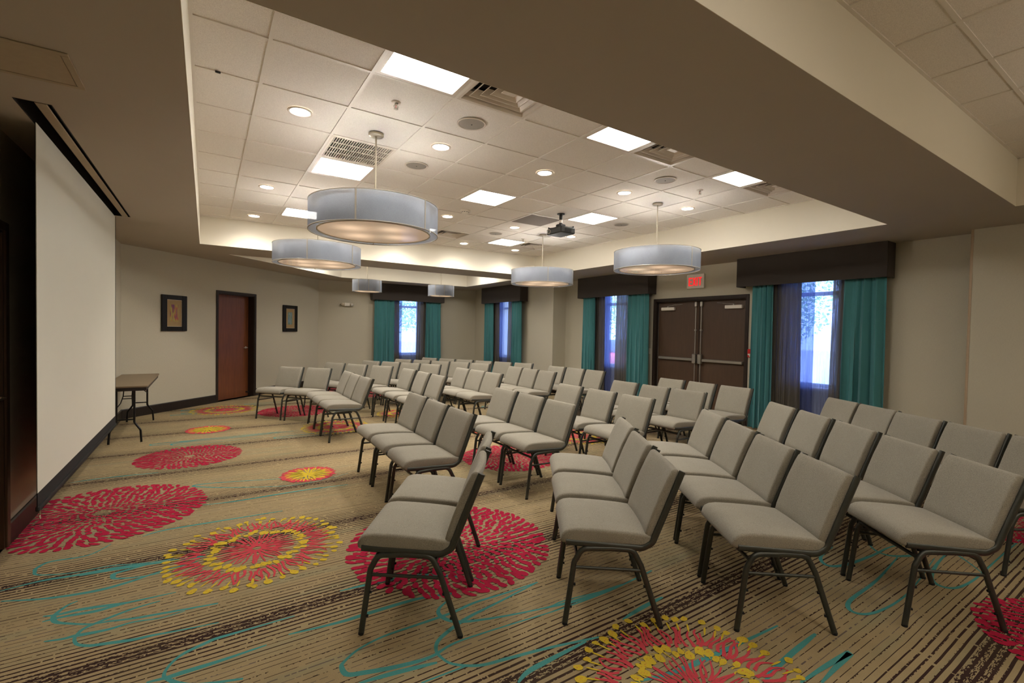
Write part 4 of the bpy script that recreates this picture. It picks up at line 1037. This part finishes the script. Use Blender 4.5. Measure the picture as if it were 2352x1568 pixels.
CH=[('A1',0,1.042,8.818,44.3),('A2',0,1.416,8.409,43.0),('A3',1,1.616,7.764,0.5),('A4',1,1.613,7.262,0.2),('A5',1,1.618,6.760,2.1),('A6',2,1.615,4.816,-0.7),('A7',2,1.600,4.271,-2.0),('A8',2,1.582,3.715,-1.5),('A9',3,1.294,2.836,-34.3),('A10',3,0.996,2.398,-34.3),('B1',0,1.913,9.606,35.4),('B2',0,2.210,9.110,34.0),('B3',0,2.536,8.586,33.5),('B4',1,2.697,7.888,4.6),('B5',1,2.709,7.272,-0.1),('B6',1,2.717,6.700,1.7),('B7',2,2.739,4.795,-0.4),('B8',2,2.733,4.245,0.6),('B9',2,2.715,3.706,-0.8),('B10',3,2.557,2.798,-34.6),('B11',3,2.237,2.359,-34.5),('B12',3,1.927,1.922,-34.8),('C1',0,2.740,10.004,31.5),('C2',0,3.030,9.594,31.5),('C3',0,3.300,9.153,30.8),('C4',0,3.562,8.703,30.4),('C5',1,3.680,7.739,3.2),('C6',1,3.715,7.226,5.3),('C7',1,3.734,6.721,3.5),('C8',2,3.785,4.829,-1.0),('C9',2,3.777,4.221,0.0),('C10',2,3.765,3.646,-1.1),('C11',3,3.607,2.726,-34.1),('C12',3,3.285,2.278,-34.8),('C13',3,2.973,1.850,-35.1),('C14',3,2.659,1.410,-34.9),('D1',0,3.578,10.337,31.0),('D2',0,3.866,9.927,30.2),('D3',0,4.141,9.504,31.4),('D4',0,4.404,9.073,30.5),('D5',0,4.643,8.604,28.4),('D6',1,4.818,7.687,1.5),('D7',1,4.819,7.185,1.0),('D8',1,4.821,6.683,0.1),('D9',2,4.826,4.815,0.8),('D10',2,4.792,4.258,-2.2),('D11',2,4.806,3.719,0.3),('D12',3,4.734,2.690,-34.0),('D13',3,4.438,2.253,-35.5),('D14',3,4.129,1.812,-35.8),('D15',3,3.794,1.370,-35.5),('D16',3,3.475,0.943,-37.1),('E1',0,4.372,10.705,27.0),('E2',0,4.624,10.253,25.9),('E3',0,4.873,9.789,27.0),('E4',0,5.104,9.299,26.0),('E5',0,5.357,8.865,25.0),('E6',0,5.603,8.402,24.7),('E7',1,5.702,7.476,5.8),('E8',1,5.768,6.973,5.0),('E9',1,5.791,6.466,2.2),('E10',2,5.824,4.787,-0.8),('E11',2,5.818,4.259,-2.6),('E12',2,5.789,3.704,-1.0),('E13',3,5.771,2.538,-30.7),('E14',3,5.502,2.115,-30.5),('E15',3,5.212,1.705,-30.2),('E16',3,4.961,1.271,-30.7),('E17',3,4.706,0.838,-30.7)]
ROW = {'A':'front row','B':'second row','C':'third row','D':'fourth row','E':'back row'}
BLK = ['far left angled wing','centre block beyond the aisle','centre block before the aisle','near right angled wing']
from collections import defaultdict
cnt = defaultdict(list)
for c in CH: cnt[(c[0][0],c[1])].append(c)
proto = mk_chair(); first = True
for (rw, bk), L in cnt.items():
    n = len(L)
    for k, (nm, _, x, y, a) in enumerate(L):
        o = proto if first else copy_tree(proto); first = False
        o.location = (x,y,0); o.rotation_euler.z = R(a)
        if n == 2: p_ = ['farther','nearer'][k]
        elif n == 3: p_ = ['farthest','middle','nearest'][k]
        else: p_ = ORD[k]+' from the far end' if k else 'farthest'
        if n > 3 and k == n-1: p_ = 'nearest'
        o['label'] = 'grey upholstered stacking chair, %s, %s, %s' % (ROW[rw], BLK[bk], p_)
        o['group'] = 'grey stacking chairs set out in rows'

# ---------------------------------------------------------------- outside
gd = MB(); gd.poly([(-40,-40,-.15),(60,-40,-.15),(60,60,-.15),(-40,60,-.15)]); gd.build('ground', plain('parking_asphalt', lin(150,152,150), .95, var=.15, scale=4.), kind='structure')
def tree(x, y, h, rr, lab, seed, n=3500):
    q = random.Random(seed); r = empty('leafy_tree', (x,y,-.15), lab, 'tree', 'trees outside the windows')
    b = MB(); b.tube([(0,0,0),(.05,0,h*.3),(0,.05,h*.6)],.12,8,.12,up=(0,1,0)); b.build('trunk', M['bark'], r)
    b = MB()
    for k in range(n):
        u = Vector((q.gauss(0,1),q.gauss(0,1),q.gauss(0,1))).normalized()*(q.random()**.4); c = Vector((u.x*rr,u.y*rr,h*.62+u.z*h*.36))
        s_ = q.uniform(.04,.10); Mx = Matrix.Translation(c)@Matrix.Rotation(q.uniform(0,6.28),4,Vector((q.gauss(0,1),q.gauss(0,1),q.gauss(0,1))).normalized())
        b.add([Mx@Vector(p) for p in ((-s_,0,0),(0,-s_*.5,0),(s_,0,0),(0,s_*.5,0))],[(0,1,2,3)])
    b.build('foliage', M['leaf'], r)
M['bark'] = plain('bark', lin(90,74,60), .9); M['leaf'] = plain('leaf_green', lin(150,190,120), .7, var=.4, scale=3.)
for k, (x, y, h, rr, l) in enumerate(((5.9,19,4.5,1.6,'leafy tree seen through the first window'),(9.,21.5,5.,1.8,'leafy tree farther off to the right beyond the first window'),(12.5,19.5,4.5,1.7,'leafy tree seen through the narrow second window'),(16.,16.4,5.,1.9,'leafy tree seen through the window left of the double doors'),(16.5,8.4,5.,1.6,'leafy tree seen through the window right of the double doors'))):
    tree(x, y, h, rr, l, k)
car = empty('parked_car', (14.6,13.6,-.15), 'red car parked outside the window left of the double doors', 'car', rz=R(80))
b = MB()
def csec(x, w, z0, z1, r_=.12): return [(x,y,(z0+z1)/2+z) for y, z in sup(w,(z1-z0)/2,20,4.)]
b.loft([csec(-2.15,.70,.35,.62),csec(-2.05,.82,.25,.75),csec(-1.2,.88,.20,.86),csec(0,.9,.20,.90),csec(1.3,.88,.20,.92),csec(2.05,.82,.25,.88),csec(2.15,.74,.35,.75)]); b.build('car_body', plain('car_red', lin(170,40,36), .3), car)
b = MB(); b.loft([csec(-.95,.70,.82,.88),csec(-.35,.70,.82,1.32),csec(.3,.70,.82,1.42),csec(1.1,.68,.82,1.36),csec(1.75,.66,.84,.92)]); b.build('cabin', plain('car_glass', lin(40,50,60), .1), car)
for sx in (-1.35,1.35):
    for sy in (-.84,.84):
        b = MB(); b.lathe([(0,-.1),(.2,-.1),(.32,-.08),(.33,0),(.32,.08),(.2,.1),(0,.1)],20,M=Matrix.Translation((sx,sy,.33))@Matrix.Rotation(R(90),4,'X'),caps=False); b.build('wheel', M['rubber'], car)

# ---------------------------------------------------------------- light
w = bpy.data.worlds.new('World'); sc.world = w; w.use_nodes = True; nt = w.node_tree; bg = nt.nodes['Background']
sky = nt.nodes.new('ShaderNodeTexSky'); sky.sky_type = 'HOSEK_WILKIE'; sky.turbidity = 3.; sky.ground_albedo = .4; sky.sun_direction = (-.35,-.5,.79)
mx = nt.nodes.new('ShaderNodeMix'); mx.data_type = 'RGBA'; mx.inputs[0].default_value = .75
nt.links.new(sky.outputs[0], mx.inputs[6]); mx.inputs[7].default_value = (.45,.62,1.,1); nt.links.new(mx.outputs[2], bg.inputs['Color']); bg.inputs['Strength'].default_value = 4.
sun = bpy.data.lights.new('sun', 'SUN'); sun.energy = 6.; sun.color = (.8,.88,1.); sun.angle = R(3); so_ = bpy.data.objects.new('sun', sun); COL.objects.link(so_)
so_.rotation_euler = Vector((-.35,-.5,.79)).to_track_quat('Z','Y').to_euler()
def spot(x, y, e, name='downlight_lamp'):
    l = bpy.data.lights.new(name, 'SPOT'); l.energy = e; l.color = (1.,.92,.82); l.spot_size = R(95); l.spot_blend = .6; l.shadow_soft_size = .06
    o = bpy.data.objects.new(name, l); COL.objects.link(o); o.location = (x,y,HT-.02); return o
for i, j in DOWN:
    o = spot(*cellc(i,j), 14. if j < 8 else 20.)
    if j == 8: o.data.spot_size = R(150); o.data.spot_blend = .9
def bulb(x, y, z, e, r=.05, name='pendant_bulb'):
    l = bpy.data.lights.new(name, 'POINT'); l.energy = e; l.color = (1.,.92,.83); l.shadow_soft_size = r
    o = bpy.data.objects.new(name, l); COL.objects.link(o); o.location = (x,y,z)
for (x, y), _ in LP: bulb(x, y, 2.585, 27.)
for x, y in ((3.15,11.07),(5.03,11.07)): bulb(x, y, 2.61, 12., .04)
def tray_fill(x, y, e):
    l = bpy.data.lights.new('tray_fill_lamp', 'AREA'); l.shape = 'SQUARE'; l.size = .53; l.energy = e; l.color = (1.,.94,.86)
    o = bpy.data.objects.new('tray_fill_lamp', l); COL.objects.link(o); o.location = (x,y,HT-.01)
for x, y in ((2.2,11.3),(4.1,11.07),(5.9,11.07)): tray_fill(x, y, 7.)  # unseen area lamps added to brighten the far tray's fascia
for x, y in ((1.3,-.4),(1.3,-2.),(4.9,-2.)): tray_fill(x, y, 5.)  # unseen fill lamps added in the near tray, behind the view
for x, y, e in ((1.25,-1.2,34.),(4.6,-1.3,48.)):      # upward spots added behind the view to brighten the near tray; no pendants modelled
    l = bpy.data.lights.new('fill_uplight', 'SPOT'); l.energy = e; l.color = (1.,.9,.78); l.spot_size = R(170); l.spot_blend = 1.; l.shadow_soft_size = .3
    o = bpy.data.objects.new('fill_uplight', l); COL.objects.link(o); o.location = (x,y,2.35); o.rotation_euler = (R(180),0,0)

# ---------------------------------------------------------------- camera
cam = bpy.data.cameras.new('camera'); cam.sensor_width = 36.; cam.sensor_fit = 'HORIZONTAL'; cam.lens = 1077.154*36/2352; cam.clip_start = .05; cam.clip_end = 200
co_ = bpy.data.objects.new('camera', cam); COL.objects.link(co_); sc.camera = co_
yaw, pit, rol = .5782251463944582, -.023185617760444182, .01903659276901451
f = Vector((math.sin(yaw)*math.cos(pit), math.cos(yaw)*math.cos(pit), math.sin(pit))); r_ = Vector((math.cos(yaw),-math.sin(yaw),0)); u_ = r_.cross(f)
r2 = r_*math.cos(rol)+u_*math.sin(rol); u2 = u_*math.cos(rol)-r_*math.sin(rol)
co_.matrix_world = Matrix(((r2.x,u2.x,-f.x,0),(r2.y,u2.y,-f.y,0),(r2.z,u2.z,-f.z,1.54),(0,0,0,1)))

sc.view_settings.view_transform = 'Standard'; sc.view_settings.look = 'None'; sc.view_settings.exposure = 1.78; sc.view_settings.gamma = 1.
cy = sc.cycles
try:
    cy.use_denoising = True; cy.use_adaptive_sampling = True; cy.adaptive_threshold = .025; cy.adaptive_min_samples = 20; cy.max_bounces = 7; cy.diffuse_bounces = 4; cy.glossy_bounces = 3; cy.transmission_bounces = 6; cy.transparent_max_bounces = 16
    cy.caustics_reflective = False; cy.caustics_refractive = False; cy.sample_clamp_indirect = 6.; cy.use_light_tree = True
except Exception as ex_: print(ex_)
